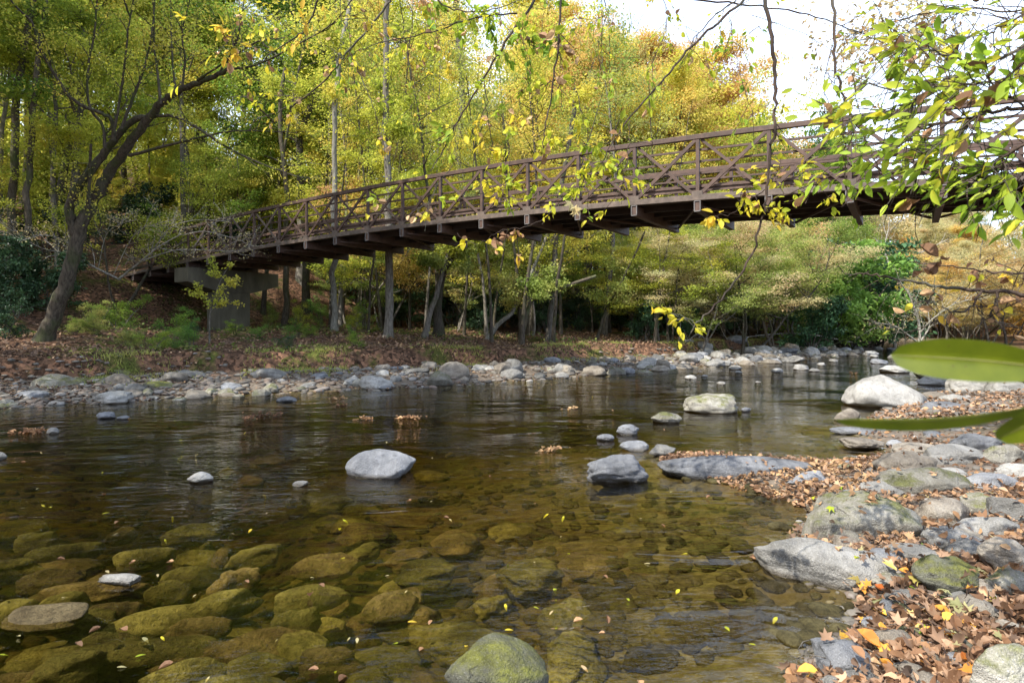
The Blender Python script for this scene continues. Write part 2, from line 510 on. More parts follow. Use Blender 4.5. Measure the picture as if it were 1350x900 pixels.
def seg_dist(x, y, pts):
    d = np.full(np.shape(x), 1e9)
    for p, q in zip(pts[:-1], pts[1:]):
        vx, vy = q[0] - p[0], q[1] - p[1]
        L = vx * vx + vy * vy + 1e-9
        tt = np.clip(((x - p[0]) * vx + (y - p[1]) * vy) / L, 0, 1)
        dd = np.hypot(x - p[0] - tt * vx, y - p[1] - tt * vy)
        d = np.minimum(d, dd)
    return d

def inside(x, y, pts):
    r = np.zeros(np.shape(x), dtype=bool)
    n = len(pts)
    for i in range(n):
        x1, y1 = pts[i]; x2, y2 = pts[(i + 1) % n]
        c = ((y1 > y) != (y2 > y)) & (x < (x2 - x1) * (y - y1) / (y2 - y1 + 1e-12) + x1)
        r ^= c
    return r

BD = Vector((-0.838, 0.545)); BN = Vector((0.545, 0.838)); B0 = Vector((8.6, 12.13))

def ground(x, y):
    x = np.asarray(x, dtype=float); y = np.asarray(y, dtype=float)
    wob = 0.35 * vnoise(x * 0.9, y * 0.9) + 0.18 * vnoise(x * 3.1, y * 3.1)
    dF = seg_dist(x, y, [POLY[0]] + FAR)
    dR = seg_dist(x, y, RIGHT)
    ins = inside(x, y, POLY)
    n = fbm(x * 0.35, y * 0.35, 4)
    s = (x - B0.x) * BD.x + (y - B0.y) * BD.y
    # far bank
    d = np.maximum(dF + wob * np.clip(dF, 0, 1.2), 0)
    edge = 3.5 + 1.0 * vnoise(x * 0.25, y * 0.25)
    hf = 0.16 * sstep(0, 1.2, d) + 0.10 * sstep(1, edge, d) + 0.55 * sstep(edge, edge + 0.45, d) + 0.55 * sstep(edge, edge + 9, d)
    hf = hf + 2.9 * sstep(27.8, 34.5, s) * sstep(4.5, 12, d)
    slope = 0.17 + 0.16 * sstep(-2, -25, x)
    hf = hf + slope * np.clip(d - 22, 0, 130)
    hf = hf + n * np.clip(d * 0.06, 0, 1.2) * 0.5
    # right bank
    dr = np.maximum(dR + 0.3 * wob * np.clip(dR, 0, 1), 0)
    hr = 0.07 * sstep(0, 0.35, dr) + 0.10 * sstep(0.2, 2.2, dr) + 0.035 * np.clip(dr, 0, 10) + n * 0.05 * np.clip(dr, 0, 2)
    hr = hr + 0.17 * np.clip(dr - 9, 0, 90) * sstep(18, 34, y)
    land = np.where(dF < dR, hf, hr)
    # keep the view over the river's bend open
    dw = np.minimum(dF, dR)
    bed = -0.10 * sstep(0, 0.5, dw) - 0.38 * sstep(0.2, 3.0, dw) - 0.45 * sstep(2.5, 6.5, dw) + 0.12 * n * sstep(0, 1, dw) + 0.07 * vnoise(x * 2.3, y * 2.3) * sstep(0, .8, dw)
    bed = np.minimum(bed, -0.02)
    return np.where(ins, bed, land) + np.where(ins, 0, 0.05 * vnoise(x * 1.7, y * 1.7) * np.clip(np.minimum(dF, dR), 0, 1))


def axis(stops):
    out_ = []
    for (a_, b_, st) in stops:
        n_ = max(1, int(round((b_ - a_) / st)))
        out_.append(np.linspace(a_, b_, n_, endpoint=False))
    out_.append(np.array([stops[-1][1]]))
    return np.concatenate(out_)
xs = axis([(-700, -100, 40), (-100, -30, 3), (-30, -12, 0.5), (-12, 0, 0.25), (0, 6.5, 0.08), (6.5, 16, 0.25), (16, 40, 0.6), (40, 130, 3), (130, 800, 40)])
ys = axis([(-300, -20, 20), (-20, 0, 1.5), (0, 10, 0.09), (10, 24, 0.22), (24, 45, 0.45), (45, 120, 2), (120, 900, 40)])
GX, GY = np.meshgrid(xs, ys)
GZ = ground(GX, GY)
from bisect import bisect_right
GD = np.where(inside(GX, GY, POLY), -1.0, 1.0) * seg_dist(GX, GY, POLY + [POLY[0]])
_xl, _yl = xs.tolist(), ys.tolist()
def lerp_grid(G, x, y):
    i = min(max(bisect_right(_xl, x) - 1, 0), len(_xl) - 2); j = min(max(bisect_right(_yl, y) - 1, 0), len(_yl) - 2)
    u_ = (x - _xl[i]) / (_xl[i + 1] - _xl[i]); v_ = (y - _yl[j]) / (_yl[j + 1] - _yl[j])
    return float((G[j, i] * (1 - u_) + G[j, i + 1] * u_) * (1 - v_) + (G[j + 1, i] * (1 - u_) + G[j + 1, i + 1] * u_) * v_)
def gz(x, y): return lerp_grid(GZ, x, y)
def shore(x, y): return lerp_grid(GD, x, y)      # metres from the water's edge, negative in the river
V = np.stack([GX.ravel(), GY.ravel(), GZ.ravel()], 1)
nx, ny = len(xs), len(ys)
idx = np.arange(nx * ny).reshape(ny, nx)
Fq = np.stack([idx[:-1, :-1].ravel(), idx[:-1, 1:].ravel(), idx[1:, 1:].ravel(), idx[1:, :-1].ravel()], 1)
o = link('ground', npmesh('ground', V, Fq, True), M_ground)
o['kind'] = 'structure'

wx = np.linspace(-70, 140, 60); wy = np.linspace(-10, 150, 60)
WX, WY = np.meshgrid(wx, wy)
idx = np.arange(3600).reshape(60, 60)
Fq = np.stack([idx[:-1, :-1].ravel(), idx[:-1, 1:].ravel(), idx[1:, 1:].ravel(), idx[1:, :-1].ravel()], 1)
o = link('river_water', npmesh('river_water', np.stack([WX.ravel(), WY.ravel(), np.zeros(3600)], 1), Fq, True), M_water)
o['kind'] = 'structure'

# ------------------------------------------------------------------ boxes and tubes
def box_me(name, c, size, R=None):
    """box centred at c, half-less size, optional 3x3 matrix"""
    hx, hy, hz = [v / 2 for v in size]
    vs = [Vector((sx * hx, sy * hy, sz * hz)) for sx in (-1, 1) for sy in (-1, 1) for sz in (-1, 1)]
    if R is not None:
        vs = [R @ v for v in vs]
    vs = [v + Vector(c) for v in vs]
    fs = [(0, 1, 3, 2), (4, 6, 7, 5), (0, 4, 5, 1), (2, 3, 7, 6), (0, 2, 6, 4), (1, 5, 7, 3)]
    return [tuple(v) for v in vs], fs

class MB:
    def __init__(self):
        self.v = []; self.f = []
    def add(self, vf):
        b_ = len(self.v)
        self.v += vf[0]
        self.f += [tuple(i + b_ for i in q) for q in vf[1]]
        return self
    def bar(self, p, q, w, h_, up=Vector((0, 0, 1))):
        p = Vector(p); q = Vector(q)
        d = (q - p); L = d.length; d.normalize()
        side = d.cross(up).normalized(); u = side.cross(d).normalized()
        R = Matrix((d, side, u)).transposed()
        return self.add(box_me('', (p + q) / 2, (L, w, h_), R))
    def sweep(self, pts, w, h_):
        n_ = len(pts); b_ = len(self.v)
        for i, p in enumerate(pts):
            p = Vector(p)
            d = (Vector(pts[min(i + 1, n_ - 1)]) - Vector(pts[max(i - 1, 0)])).normalized()
            side = d.cross(Vector((0, 0, 1))).normalized(); u = side.cross(d)
            for a_, c_ in ((-1, -1), (1, -1), (1, 1), (-1, 1)):
                self.v.append(tuple(p + side * a_ * w / 2 + u * c_ * h_ / 2))
        for i in range(n_ - 1):
            for k in range(4):
                self.f.append((b_ + i * 4 + k, b_ + i * 4 + (k + 1) % 4, b_ + (i + 1) * 4 + (k + 1) % 4, b_ + (i + 1) * 4 + k))
        self.f.append((b_ + 3, b_ + 2, b_ + 1, b_)); e = b_ + (n_ - 1) * 4
        self.f.append((e, e + 1, e + 2, e + 3))
        return self
    def build(self, name, mat, parent=None, bevel=0.0):
        me = bpy.data.meshes.new(name)
        me.from_pydata([tuple(v) for v in self.v], [], self.f)
        me.update()
        o_ = link(name, me, mat, parent)
        if bevel:
            bm_ = o_.modifiers.new('bevel', 'BEVEL'); bm_.width = bevel; bm_.segments = 2; bm_.limit_method = 'ANGLE'
        return o_

def tubes_mesh(name, lines, sides=6):
    """lines: list of (pts, radii)"""
    Vs = []; Fs = []; base = 0
    ang = np.arange(sides) * 2 * np.pi / sides
    ca, sa = np.cos(ang), np.sin(ang)
    for pts, rad in lines:
        p = np.array(pts, dtype=float); r = np.array(rad, dtype=float)
        n_ = len(p)
        d = np.gradient(p, axis=0)
        d /= np.linalg.norm(d, axis=1)[:, None] + 1e-9
        ref = np.array([0.31, 0.17, 0.93]) if abs(d[0, 2]) < 0.8 else np.array([0.9, 0.3, 0.1])
        s_ = np.cross(d, ref); s_ /= np.linalg.norm(s_, axis=1)[:, None] + 1e-9
        u_ = np.cross(s_, d)
        ring = p[:, None, :] + r[:, None, None] * (ca[None, :, None] * s_[:, None, :] + sa[None, :, None] * u_[:, None, :])
        Vs.append(ring.reshape(-1, 3))
        i = np.arange(n_ - 1)[:, None] * sides; k = np.arange(sides)[None, :]
        k2 = (k + 1) % sides
        Fs.append(np.stack([i + k, i + k2, i + sides + k2, i + sides + k], -1).reshape(-1, 4) + base)
        base += n_ * sides
    return npmesh(name, np.concatenate(Vs), np.concatenate(Fs), True)

# ------------------------------------------------------------------ leaves
T_KITE = (np.array([(0, 0, 0), (.45, .32, .06), (1, 0, 0), (.45, -.32, .06)]), np.array([(0, 1, 2, 3)]))
T_NEEDLE = (np.array([(0, 0, 0), (.5, .16, .03), (1, 0, -.05), (.5, -.16, .03)]), np.array([(0, 1, 2, 3)]))
def _ovate(w, curl=0.12, fold=0.10):
    xs_ = [0, .12, .32, .55, .78, .92, 1.0]
    ws_ = [0.0, .55, .95, 1.0, .62, .24, 0.0]
    v = []; f = []
    for x_, w_ in zip(xs_, ws_):
        z_ = -curl * x_ * x_
        v += [(x_, w * w_, z_ + fold * w_), (x_, 0, z_), (x_, -w * w_, z_ + fold * w_)]
    for i in range(len(xs_) - 1):
        a_ = i * 3
        f += [(a_, a_ + 3, a_ + 4, a_ + 1), (a_ + 1, a_ + 4, a_ + 5, a_ + 2)]
    return np.array(v, float), np.array(f)
T_OVATE = _ovate(.26)
T_OVATE2 = _ovate(.21, .3, .02)
T_OVATE3 = _ovate(.2, .18, .05)
def _maple(curl):
    lob = [(0, 1.0), (22, .52), (50, .92), (72, .45), (100, .66), (128, .34), (165, .12)]
    ang = [a_ for a_, r_ in lob] + [-a_ for a_, r_ in lob[:0:-1]]
    rr = [r_ for a_, r_ in lob] + [r_ for a_, r_ in lob[:0:-1]]
    v = [(0.38, 0, 0)]
    for a_, r_ in zip(ang, rr):
        x_, y_ = .38 + .6 * r_ * math.cos(math.radians(a_)), .6 * r_ * math.sin(math.radians(a_))
        v.append((x_, y_, curl * (r_ ** 2) * (0.6 + 0.5 * math.sin(a_ * 1.3))))
    n_ = len(ang)
    f = [(0, 1 + i, 1 + (i + 1) % n_) for i in range(n_)]
    return np.array(v, float), np.array(f)
T_MAPLE = _maple(.25)
T_MAPLE2 = _maple(-.4)
T_CURL = (np.array([(0, 0, 0), (.2, .22, .16), (.2, -.22, .2), (.5, .34, .3), (.5, 0, 0), (.5, -.3, .34), (.8, .2, .3), (.8, -.24, .22), (1, 0, .18), (.2, 0, 0), (.8, 0, .05)]),
          np.array([(0, 9, 1, 1), (0, 2, 9, 9), (9, 4, 3, 1), (2, 5, 4, 9), (4, 10, 6, 3), (5, 7, 10, 4), (10, 8, 6, 6), (7, 8, 10, 10)]))

def unit(a_):
    return a_ / (np.linalg.norm(a_, axis=-1, keepdims=True) + 1e-9)

def leaf_verts(pts, ax, nr, size, tpl):
    """place a leaf template at each point; ax along the leaf, nr its normal"""
    ax = unit(ax)
    nr = unit(nr - (nr * ax).sum(1, keepdims=True) * ax)
    sd = np.cross(nr, ax)
    tv, tf = tpl
    Vv = pts[:, None, :] + size[:, None, None] * (tv[None, :, 0, None] * ax[:, None, :] + tv[None, :, 1, None] * sd[:, None, :] + tv[None, :, 2, None] * nr[:, None, :])
    n_ = len(pts); m_ = len(tv)
    Ff = (tf[None] + (np.arange(n_) * m_)[:, None, None]).reshape(-1, tf.shape[1])
    return Vv.reshape(-1, 3), Ff

def leaves_mesh(name, pts, ax, nr, size, tpl):
    v, f = leaf_verts(pts, ax, nr, size, tpl)
    if tpl is T_CURL:      # triangles written as quads with a repeated index
        me = bpy.data.meshes.new(name)
        me.from_pydata(v.tolist(), [], [tuple(dict.fromkeys(q)) for q in f.tolist()])
        me.update()
        return me
    return npmesh(name, v, f, len(tv_ := tpl[0]) > 8)

def rand_dirs(rs, n_):
    return unit(rs.normal(size=(n_, 3)))

# ------------------------------------------------------------------ tree growing
def grow_line(rs, p, d, L, r0, r1, n_, wob, trop):
    pts = [np.array(p, float)]; rad = [r0]
    d = np.array(d, float)
    for i in range(n_):
        d = d + rs.normal(size=3) * wob + np.array(trop)
        d /= np.linalg.norm(d)
        pts.append(pts[-1] + d * L / n_)
        rad.append(r0 + (r1 - r0) * (i + 1) / n_)
    return np.array(pts), np.array(rad)

def along(pts, f):
    x_ = f * (len(pts) - 1); i = min(int(x_), len(pts) - 2); u_ = x_ - i
    return pts[i] * (1 - u_) + pts[i + 1] * u_, unit(pts[i + 1] - pts[i])

def make_tree(seed, H=20, r=0.22, crown0=0.35, spread=0.28, nlimb=26, nsub=6, ntwig=4, wob=0.05, up=0.35, lean=(0, 0, 1), layered=0.0, stems=1, trop2=0.02, droop=0.0, top_taper=0.6):
    rs = np.random.RandomState(seed)
    lines = []; anchors = []
    for st in range(stems):
        dl = np.array(lean, float) + (rs.normal(size=3) * (0.25 if stems > 1 else 0.03)) * np.array([1, 1, 0])
        hh = H * (1 if st == 0 else rs.uniform(.6, .95))
        tr_p, tr_r = grow_line(rs, (0, 0, -0.3), unit(dl), hh, r * (1 if st == 0 else .7), r * 0.12, 12, wob, (0, 0, 0.03))
        tr_r[0] *= 1.5; tr_r[1] *= 1.08
        lines.append((tr_p, tr_r))
        nl = max(4, nlimb // stems)
        for i in range(nl):
            f = crown0 + (1 - crown0) * (i + rs.rand()) / nl
            f = min(f, .98)
            p, d = along(tr_p, f)
            az = rs.rand() * 2 * math.pi + i * 2.4
            rr = r * (1 - f) * .5 + r * .07
            rel = (f - crown0) / (1 - crown0)
            Lb = H * spread * (1 - top_taper * rel ** 1.3) * rs.uniform(.65, 1.15)
            d0 = unit(np.array([math.cos(az), math.sin(az), up + .6 * rel]))
            lp, lr = grow_line(rs, p, d0, Lb, rr, rr * .2, 6, .12, (0, 0, trop2 - droop * .12))
            lines.append((lp, lr))
            for j in range(nsub):
                f2 = .25 + .75 * (j + rs.rand()) / nsub
                p2, d2 = along(lp, min(f2, .99))
                dd = unit(d2 * .8 + rand_dirs(rs, 1)[0] * .8 * np.array([1, 1, .5 - .4 * layered]))
                sp_, sr_ = grow_line(rs, p2, dd, Lb * .42 * (1.2 - .6 * f2), rr * .3, rr * .08, 3, .15, (0, 0, .02 - droop * .15))
                lines.append((sp_, sr_))
                for k in range(ntwig):
                    q, dq = along(sp_, rs.uniform(.3, 1))
                    anchors.append((q, dq))
    return lines, anchors

def crown(seed, anchors, per, rad, size, tpl=T_KITE, flat=.6, upn=.6, keep=1.0):
    rs = np.random.RandomState(seed)
    A = np.array([a_[0] for a_ in anchors]); D = np.array([a_[1] for a_ in anchors])
    if keep < 1:
        k = rs.rand(len(A)) < keep; A = A[k]; D = D[k]
    n_ = len(A) * per
    A = np.repeat(A, per, 0); D = np.repeat(D, per, 0)
    off = rs.normal(size=(n_, 3)) * rad * np.array([1, 1, flat])
    pts = A + off
    ax = D * .3 + rand_dirs(rs, n_) + np.array([0, 0, -.25])
    nr = rand_dirs(rs, n_) * (1 - upn) + np.array([0, 0, upn])
    sz = size * rs.uniform(.6, 1.3, n_)
    return pts, ax, nr, sz, tpl

PROTO = {}; PARGS = {}
def proto(kind, label_cat, lines, leafargs, sides=6):
    tm = tubes_mesh(kind + '_trunk', lines, sides)
    cm = leaves_mesh(kind + '_crown', *leafargs) if leafargs else None
    PROTO[kind] = (tm, cm)
    PARGS[kind] = (lines, leafargs)

for i in range(4):
    L, A = make_tree(100 + i, H=20, r=.24, crown0=.30 + .06 * i, spread=.24, nlimb=30, nsub=7, ntwig=5)
    proto('tall%d' % i, 'tree', L, crown(i, A, 52, .42, .13, flat=.4, upn=.7))
for i in range(3):
    L, A = make_tree(140 + i, H=20, r=.17, crown0=.42, spread=.17, nlimb=24, nsub=5, ntwig=3)
    proto('thin%d' % i, 'tree', L, crown(i, A, 26, .38, .12, keep=.75, flat=.4, upn=.7))
for i in range(4):
    L, A = make_tree(200 + i, H=8, r=.075, crown0=.28, spread=.42, nlimb=22, nsub=8, ntwig=4, wob=.10, up=.25, layered=1, stems=2, top_taper=.4)
    proto('under%d' % i, 'tree', L, crown(20 + i, A, 28, .22, .085, flat=.3, upn=.75))
for i in range(3):
    L, A = make_tree(240 + i, H=16, r=.10, crown0=.5, spread=.16, nlimb=14, nsub=4, ntwig=3, wob=.05)
    proto('pole%d' % i, 'tree', L, crown(30 + i, A, 12, .3, .13))
for i in range(3):
    L, A = make_tree(300 + i, H=3, r=.035, crown0=.08, spread=.4, nlimb=22, nsub=5, ntwig=3, wob=.1, stems=4, up=.6)
    proto('shrub%d' % i, 'shrub', L, crown(40 + i, A, 13, .12, .075), 5)
for i in range(2):
    L, A = make_tree(340 + i, H=16, r=.2, crown0=.06, spread=.26, nlimb=52, nsub=8, ntwig=4, up=.1, layered=1, droop=.35, top_taper=.9)
    proto('ever%d' % i, 'tree', L, crown(50 + i, A, 24, .22, .13, T_NEEDLE, flat=.35, upn=.7))
for i in range(2):
    L, A = make_tree(360 + i, H=3.4, r=.05, crown0=.1, spread=.45, nlimb=26, nsub=6, ntwig=3, wob=.12, stems=4, up=.5)
    proto('rhodo%d' % i, 'shrub', L, crown(60 + i, A, 12, .13, .14, T_OVATE2, upn=.5), 5)
for i in range(3):
    L, A = make_tree(380 + i, H=15, r=.13, crown0=.3, spread=.2, nlimb=20, nsub=6, ntwig=1, up=.7, trop2=.05)
    L += [(grow_line(np.random.RandomState(k), a_[0], a_[1], .9, .012, .003, 3, .2, (0, 0, .03))) for k, a_ in enumerate(A)]
    proto('bare%d' % i, 'tree', L, None, 5)

NT = [0]
def put_tree(kind, name, x, y, H, fol, brk, label, cat='tree', group=None, rz=None, z=None, sxy=1.0, tilt=0.0):
    tm, cm = PROTO[kind]
    base = {'tall': 20, 'thin': 20, 'unde': 8, 'pole': 16, 'shru': 3, 'ever': 16, 'rhod': 3.4, 'bare': 15}[kind[:4]]
    s_ = H / base
    NT[0] += 1
    root = empty(name, (x, y, (gz(x, y) if z is None else z)), rnd.random() * 6.28 if rz is None else rz)
    root.scale = (s_ * sxy, s_ * sxy, s_)
    root.rotation_euler.x = tilt
    tag(root, label, cat, group)
    a_ = link('trunk', tm, None, root); setmat(a_, BARK[brk])
    if cm is not None:
        b_ = link('crown', cm, None, root); setmat(b_, FOL[fol])
    return root

# ------------------------------------------------------------------ footbridge
HB = 1.60; WB = 3.35; STEP = 1.62
def zc(s): return 4.83 - .0021 * (s - 14) ** 2
def bp_(s, n_, z): return Vector((BD.x * s + BN.x * n_, BD.y * s + BN.y * n_, z))
bridge = empty('footbridge', (B0.x, B0.y, 0))
tag(bridge, 'long brown steel truss footbridge arching over the river', 'bridge')
S0, S1 = -6.0, 33.4
ss = np.linspace(S0, S1, 60)
ks = list(range(-3, 21))
LR = rnd
for side, n_ in (('near', 0.0), ('far', WB)):
    MB().sweep([bp_(s, n_, zc(s) + .07) for s in ss], .13, .14).build('bottom_chord', M_steel2 if side == 'near' else M_steel, bridge, .006)
    MB().sweep([bp_(s, n_, zc(s) + HB - .05) for s in ss], .11, .12).build('top_chord', M_steel, bridge, .008)
    for fr_ in (.215, .39, .57, .775):
        nn = n_ + (.085 if side == 'near' else -.085)
        MB().sweep([bp_(s, nn, zc(s) + HB * (1 - fr_)) for s in ss], .04, .05).build('guard_rail', M_steel, bridge)
    MB().sweep([bp_(s, n_ + (.12 if side == 'near' else -.12), zc(s) + .33) for s in ss], .035, .17).build('toe_board', M_wood, bridge)
    for k in ks:
        s = k * STEP
        MB().bar(bp_(s, n_, zc(s) + .14), bp_(s, n_, zc(s) + HB - .11), .085, .085, Vector((BD.x, BD.y, 0))).build('post', M_steel, bridge, .005)
        if k < 20:
            for a_, b_ in ((s + STEP, s), (s, s + STEP)):
                e_ = .05 if a_ > b_ else .08; off_ = -.022 if a_ > b_ else .022
                MB().bar(bp_(a_ + (-e_ if a_ > b_ else e_), n_ + off_, zc(a_) + .14), bp_(b_ + (e_ if a_ > b_ else -e_), n_ + off_, zc(b_) + HB - .12), .04, .085 if a_ > b_ else .07).build('diagonal_brace', M_steel2 if (side == 'near' and k > 12) else M_steel, bridge, .003)  # near braces at the left end get the paler steel, coloured as sunlit
for k in ks:
    s = k * STEP
    fb = MB().bar(bp_(s, -.04, zc(s) - .135), bp_(s, WB + .1, zc(s) - .135), .14, .26).build('floor_beam', M_steel, bridge, .005)
    mb = MB()
    for (u_, w_, lu, lw) in ((0, .125, .15, .022), (0, -.125, .15, .022), (.07, 0, .022, .25), (-.07, 0, .022, .25)):
        c_ = bp_(s + u_, -.052, zc(s) - .135 + w_)
        R = Matrix((Vector((BD.x, BD.y, 0)), Vector((BN.x, BN.y, 0)), Vector((0, 0, 1)))).transposed()
        mb.add(box_me('', c_, (lu, .02, lw), R))
    mb.build('beam_end_rim', M_galv, fb)
for k in ks:
    s = k * STEP
    if 0 > s or k > 14: continue
    g_ = MB().bar(bp_(s - .13, -.06, zc(s) + .15), bp_(s + .13, -.06, zc(s) + .15), .012, .16)
    gp = g_.build('gusset_plate', M_steel2, bridge, .002)
for n_ in (.55, 1.3, 2.05, 2.8):
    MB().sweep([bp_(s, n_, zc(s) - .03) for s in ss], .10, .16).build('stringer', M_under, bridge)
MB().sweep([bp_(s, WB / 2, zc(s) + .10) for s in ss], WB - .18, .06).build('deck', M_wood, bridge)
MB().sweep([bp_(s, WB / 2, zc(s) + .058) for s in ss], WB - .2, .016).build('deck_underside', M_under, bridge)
for k in ks[:-1]:
    a_, b_ = (.1, WB - .1) if k % 2 else (WB - .1, .1)
    MB().bar(bp_(k * STEP + .1, a_, zc(k * STEP) - .16), bp_((k + 1) * STEP - .1, b_, zc((k + 1) * STEP) - .16), .05, .05).build('wind_brace', M_steel, bridge)

def frame_box(mb, s0, s1, n0, n1, z0, z1, zz0=None, org=None):
    """box in bridge axes; z0 may differ at the two n ends (z0 -> near, zz0 -> far)"""
    zz0 = z0 if zz0 is None else zz0
    v = []
    for s_, n_ in ((s0, n0), (s1, n0), (s1, n1), (s0, n1)):
        v.append((s_, n_, z0 if n_ == n0 else zz0))
    for s_, n_ in ((s0, n0), (s1, n0), (s1, n1), (s0, n1)):
        v.append((s_, n_, z1))
    vs = [tuple(bp_(a_, b_, c_) - org) for a_, b_, c_ in v]
    return mb.add((vs, [(0, 1, 2, 3), (7, 6, 5, 4), (0, 4, 5, 1), (1, 5, 6, 2), (2, 6, 7, 3), (3, 7, 4, 0)]))
def pier(s, label, zb):
    c_ = bp_(s, WB / 2 - .05, 0)
    root = empty('bridge_pier', (B0.x + c_.x, B0.y + c_.y, zb))
    tag(root, label, 'pier')
    org = Vector((c_.x, c_.y, zb)); top = zc(s) - .30
    m1 = MB(); frame_box(m1, s - .5, s + .5, .95, 2.5, zb - .6, top - .7, None, org); m1.build('stem', M_conc, root, .03)
    m2 = MB()
    frame_box(m2, s - .55, s + .55, -.5, .9, top - .62, top, top - 1.0, org)
    frame_box(m2, s - .55, s + .55, .9, 2.55, top - 1.0, top, top - 1.0, org)
    frame_box(m2, s - .55, s + .55, 2.55, 4.0, top - 1.0, top, top - .62, org)
    m2.build('cap', M_conc, root, .0)
    m3 = MB(); frame_box(m3, s - .2, s + .2, .05, .35, top, top + .05, None, org); frame_box(m3, s - .2, s + .2, 3.0, 3.3, top, top + .05, None, org)
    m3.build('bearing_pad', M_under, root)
    return root
px_, py_ = B0.x + bp_(27.2, 1.7, 0).x, B0.y + bp_(27.2, 1.7, 0).y
pier(27.2, 'weathered concrete hammerhead pier holding up the left end of the footbridge', gz(px_, py_))
px_, py_ = B0.x + bp_(-4.2, 1.7, 0).x, B0.y + bp_(-4.2, 1.7, 0).y
pier(-4.2, 'concrete pier under the right end of the footbridge', gz(px_, py_))

# ------------------------------------------------------------------ forest
def colpick(w):
    ks_ = list(w); t_ = rnd.random() * sum(w.values())
    for k_ in ks_:
        t_ -= w[k_]
        if t_ <= 0: return k_
    return ks_[-1]
CN = dict(yellowgreen='yellow-green', yellow='yellow', orange='orange', green='green', olive='olive', dark='dark green', bright='bright green', pink='rusty pink', pale='pale tan', rhodo='dark glossy')
def water_ok(x, y, mind=1.5):
    return shore(x, y) > mind
def near_bridge(x, y, w=.9):
    s = (x - B0.x) * BD.x + (y - B0.y) * BD.y; n_ = (x - B0.x) * BN.x + (y - B0.y) * BN.y
    return -13 < s < 40 and -w < n_ < WB + w
def where(px):
    for lim, s_ in ((-60, 'past the left frame edge'), (40, 'at the far left'), (130, 'behind the leaning trunk'), (240, 'above the dead branches'), (335, 'above the concrete pier'), (425, 'between pier and pale trunk'), (500, 'beside the pale trunk'), (570, 'beside the thick trunk'), (650, 'left of mid bridge'),
                    (730, 'at mid bridge'), (800, 'right of mid bridge'), (870, 'under the slanting branch'), (940, 'left of the open sky'), (1020, 'by the dangling branch'), (1110, 'below the open sky'), (1200, 'by the river bend'), (1290, 'above the pale boulder'), (1380, 'at the right edge'), (9999, 'past the right frame edge')):
        if px < lim: return s_
def depth(Y, Yr):
    u_ = (Y - Yr[0]) / (Yr[1] - Yr[0])
    return ('front row', 'second row', 'third row', 'back row')[min(3, int(u_ * 4))]
def zone(n_, pxr, Yr, kinds, cols, topr, label, group, brk=('dark', 'grey'), hr=(4, 26), sxy=(1, 1.2), mind=1.5, name='tree', cat='tree'):
    c_ = 0; tries = 0
    while c_ < n_ and tries < n_ * 30:
        tries += 1
        px = rnd.uniform(*pxr); u_ = rnd.random(); Y = Yr[0] + (Yr[1] - Yr[0]) * u_
        x = (px - 675) / F * Y; y = Y
        if not water_ok(x, y, mind) or near_bridge(x, y): continue
        g = gz(x, y)
        H = EYE + (HOR - rnd.uniform(*topr)) / F * Y - g
        H = max(hr[0], min(hr[1], H))
        kd = rnd.choice(kinds); co = colpick(cols)
        put_tree(kd, name, x, y, H, co, rnd.choice(brk), '%s %s, %s' % (label.format(c=CN[co]), where(px), depth(Y, Yr)), cat, group, z=g - .05, sxy=rnd.uniform(*sxy))
        c_ += 1
YG = dict(yellowgreen=5, yellow=3, green=2, olive=1.5, orange=1)
tall = ['tall0', 'tall1', 'tall2', 'tall3']; thin = ['thin0', 'thin1', 'thin2']; und = ['under0', 'under1', 'under2', 'under3']; pole = ['pole0', 'pole1', 'pole2']
# left wood behind the leaning tree
zone(24, (-260, 430), (26, 60), tall + thin, dict(yellowgreen=5, yellow=2, green=4, olive=2), (-260, -20), 'tall {c} tree in the left wood', 'tall trees in the left wood', ('dark', 'grey'))
zone(16, (-200, 450), (24, 48), und, dict(yellowgreen=6, green=2, yellow=2), (120, 300), 'low {c} understory tree on the left slope', 'understory trees of the left wood', hr=(4, 9))
zone(16, (-60, 520), (31, 55), pole, dict(yellowgreen=3, green=2), (-150, 60), 'slender {c} pole tree in the left wood', 'slender pole trees of the left wood', ('dark', 'grey', 'dark'), sxy=(.8, 1.2))
# centre
zone(22, (400, 830), (30, 62), tall + thin, dict(yellow=6, yellowgreen=4, orange=2.5, pink=.5), (-40, 130), 'tall {c} tree rising behind the bridge', 'tall trees behind the middle of the bridge')
zone(12, (460, 860), (30, 48), und, dict(yellow=4, yellowgreen=3, orange=2), (170, 260), '{c} understory tree seen through the railings', 'understory trees behind the middle of the bridge', hr=(4, 11))
zone(46, (430, 900), (24.5, 42), pole, dict(yellowgreen=2, yellow=2, olive=2), (-20, 150), 'slender {c} tree under the bridge', 'slender trees of the middle wood', ('dark', 'dark', 'grey'), sxy=(.8, 1.3), mind=4.3)
zone(11, (440, 900), (29, 40), und, dict(olive=5, green=4, yellowgreen=1), (270, 330), 'low {c} bank tree under the bridge', 'low trees under the middle of the bridge', hr=(3, 7))
# orange group right of centre, lower skyline
zone(14, (730, 880), (46, 75), tall + thin, dict(orange=3, yellow=4, yellowgreen=2, pale=2), (60, 130), 'tall {c} autumn tree over the railings', 'orange trees behind the bridge')
zone(12, (860, 985), (46, 80), tall + und, dict(orange=3, yellow=3, yellowgreen=2, green=1), (95, 160), '{c} skyline tree', 'skyline trees beside the open sky')
zone(10, (960, 1110), (65, 100), tall, dict(yellowgreen=3, green=3, olive=1), (165, 215), 'distant {c} tree behind the right railings', 'distant trees behind the right railings')
zone(8, (1090, 1290), (80, 120), tall, dict(green=2, olive=3, pale=1), (255, 285), 'far {c} tree low behind the deck', 'far trees below the open sky')
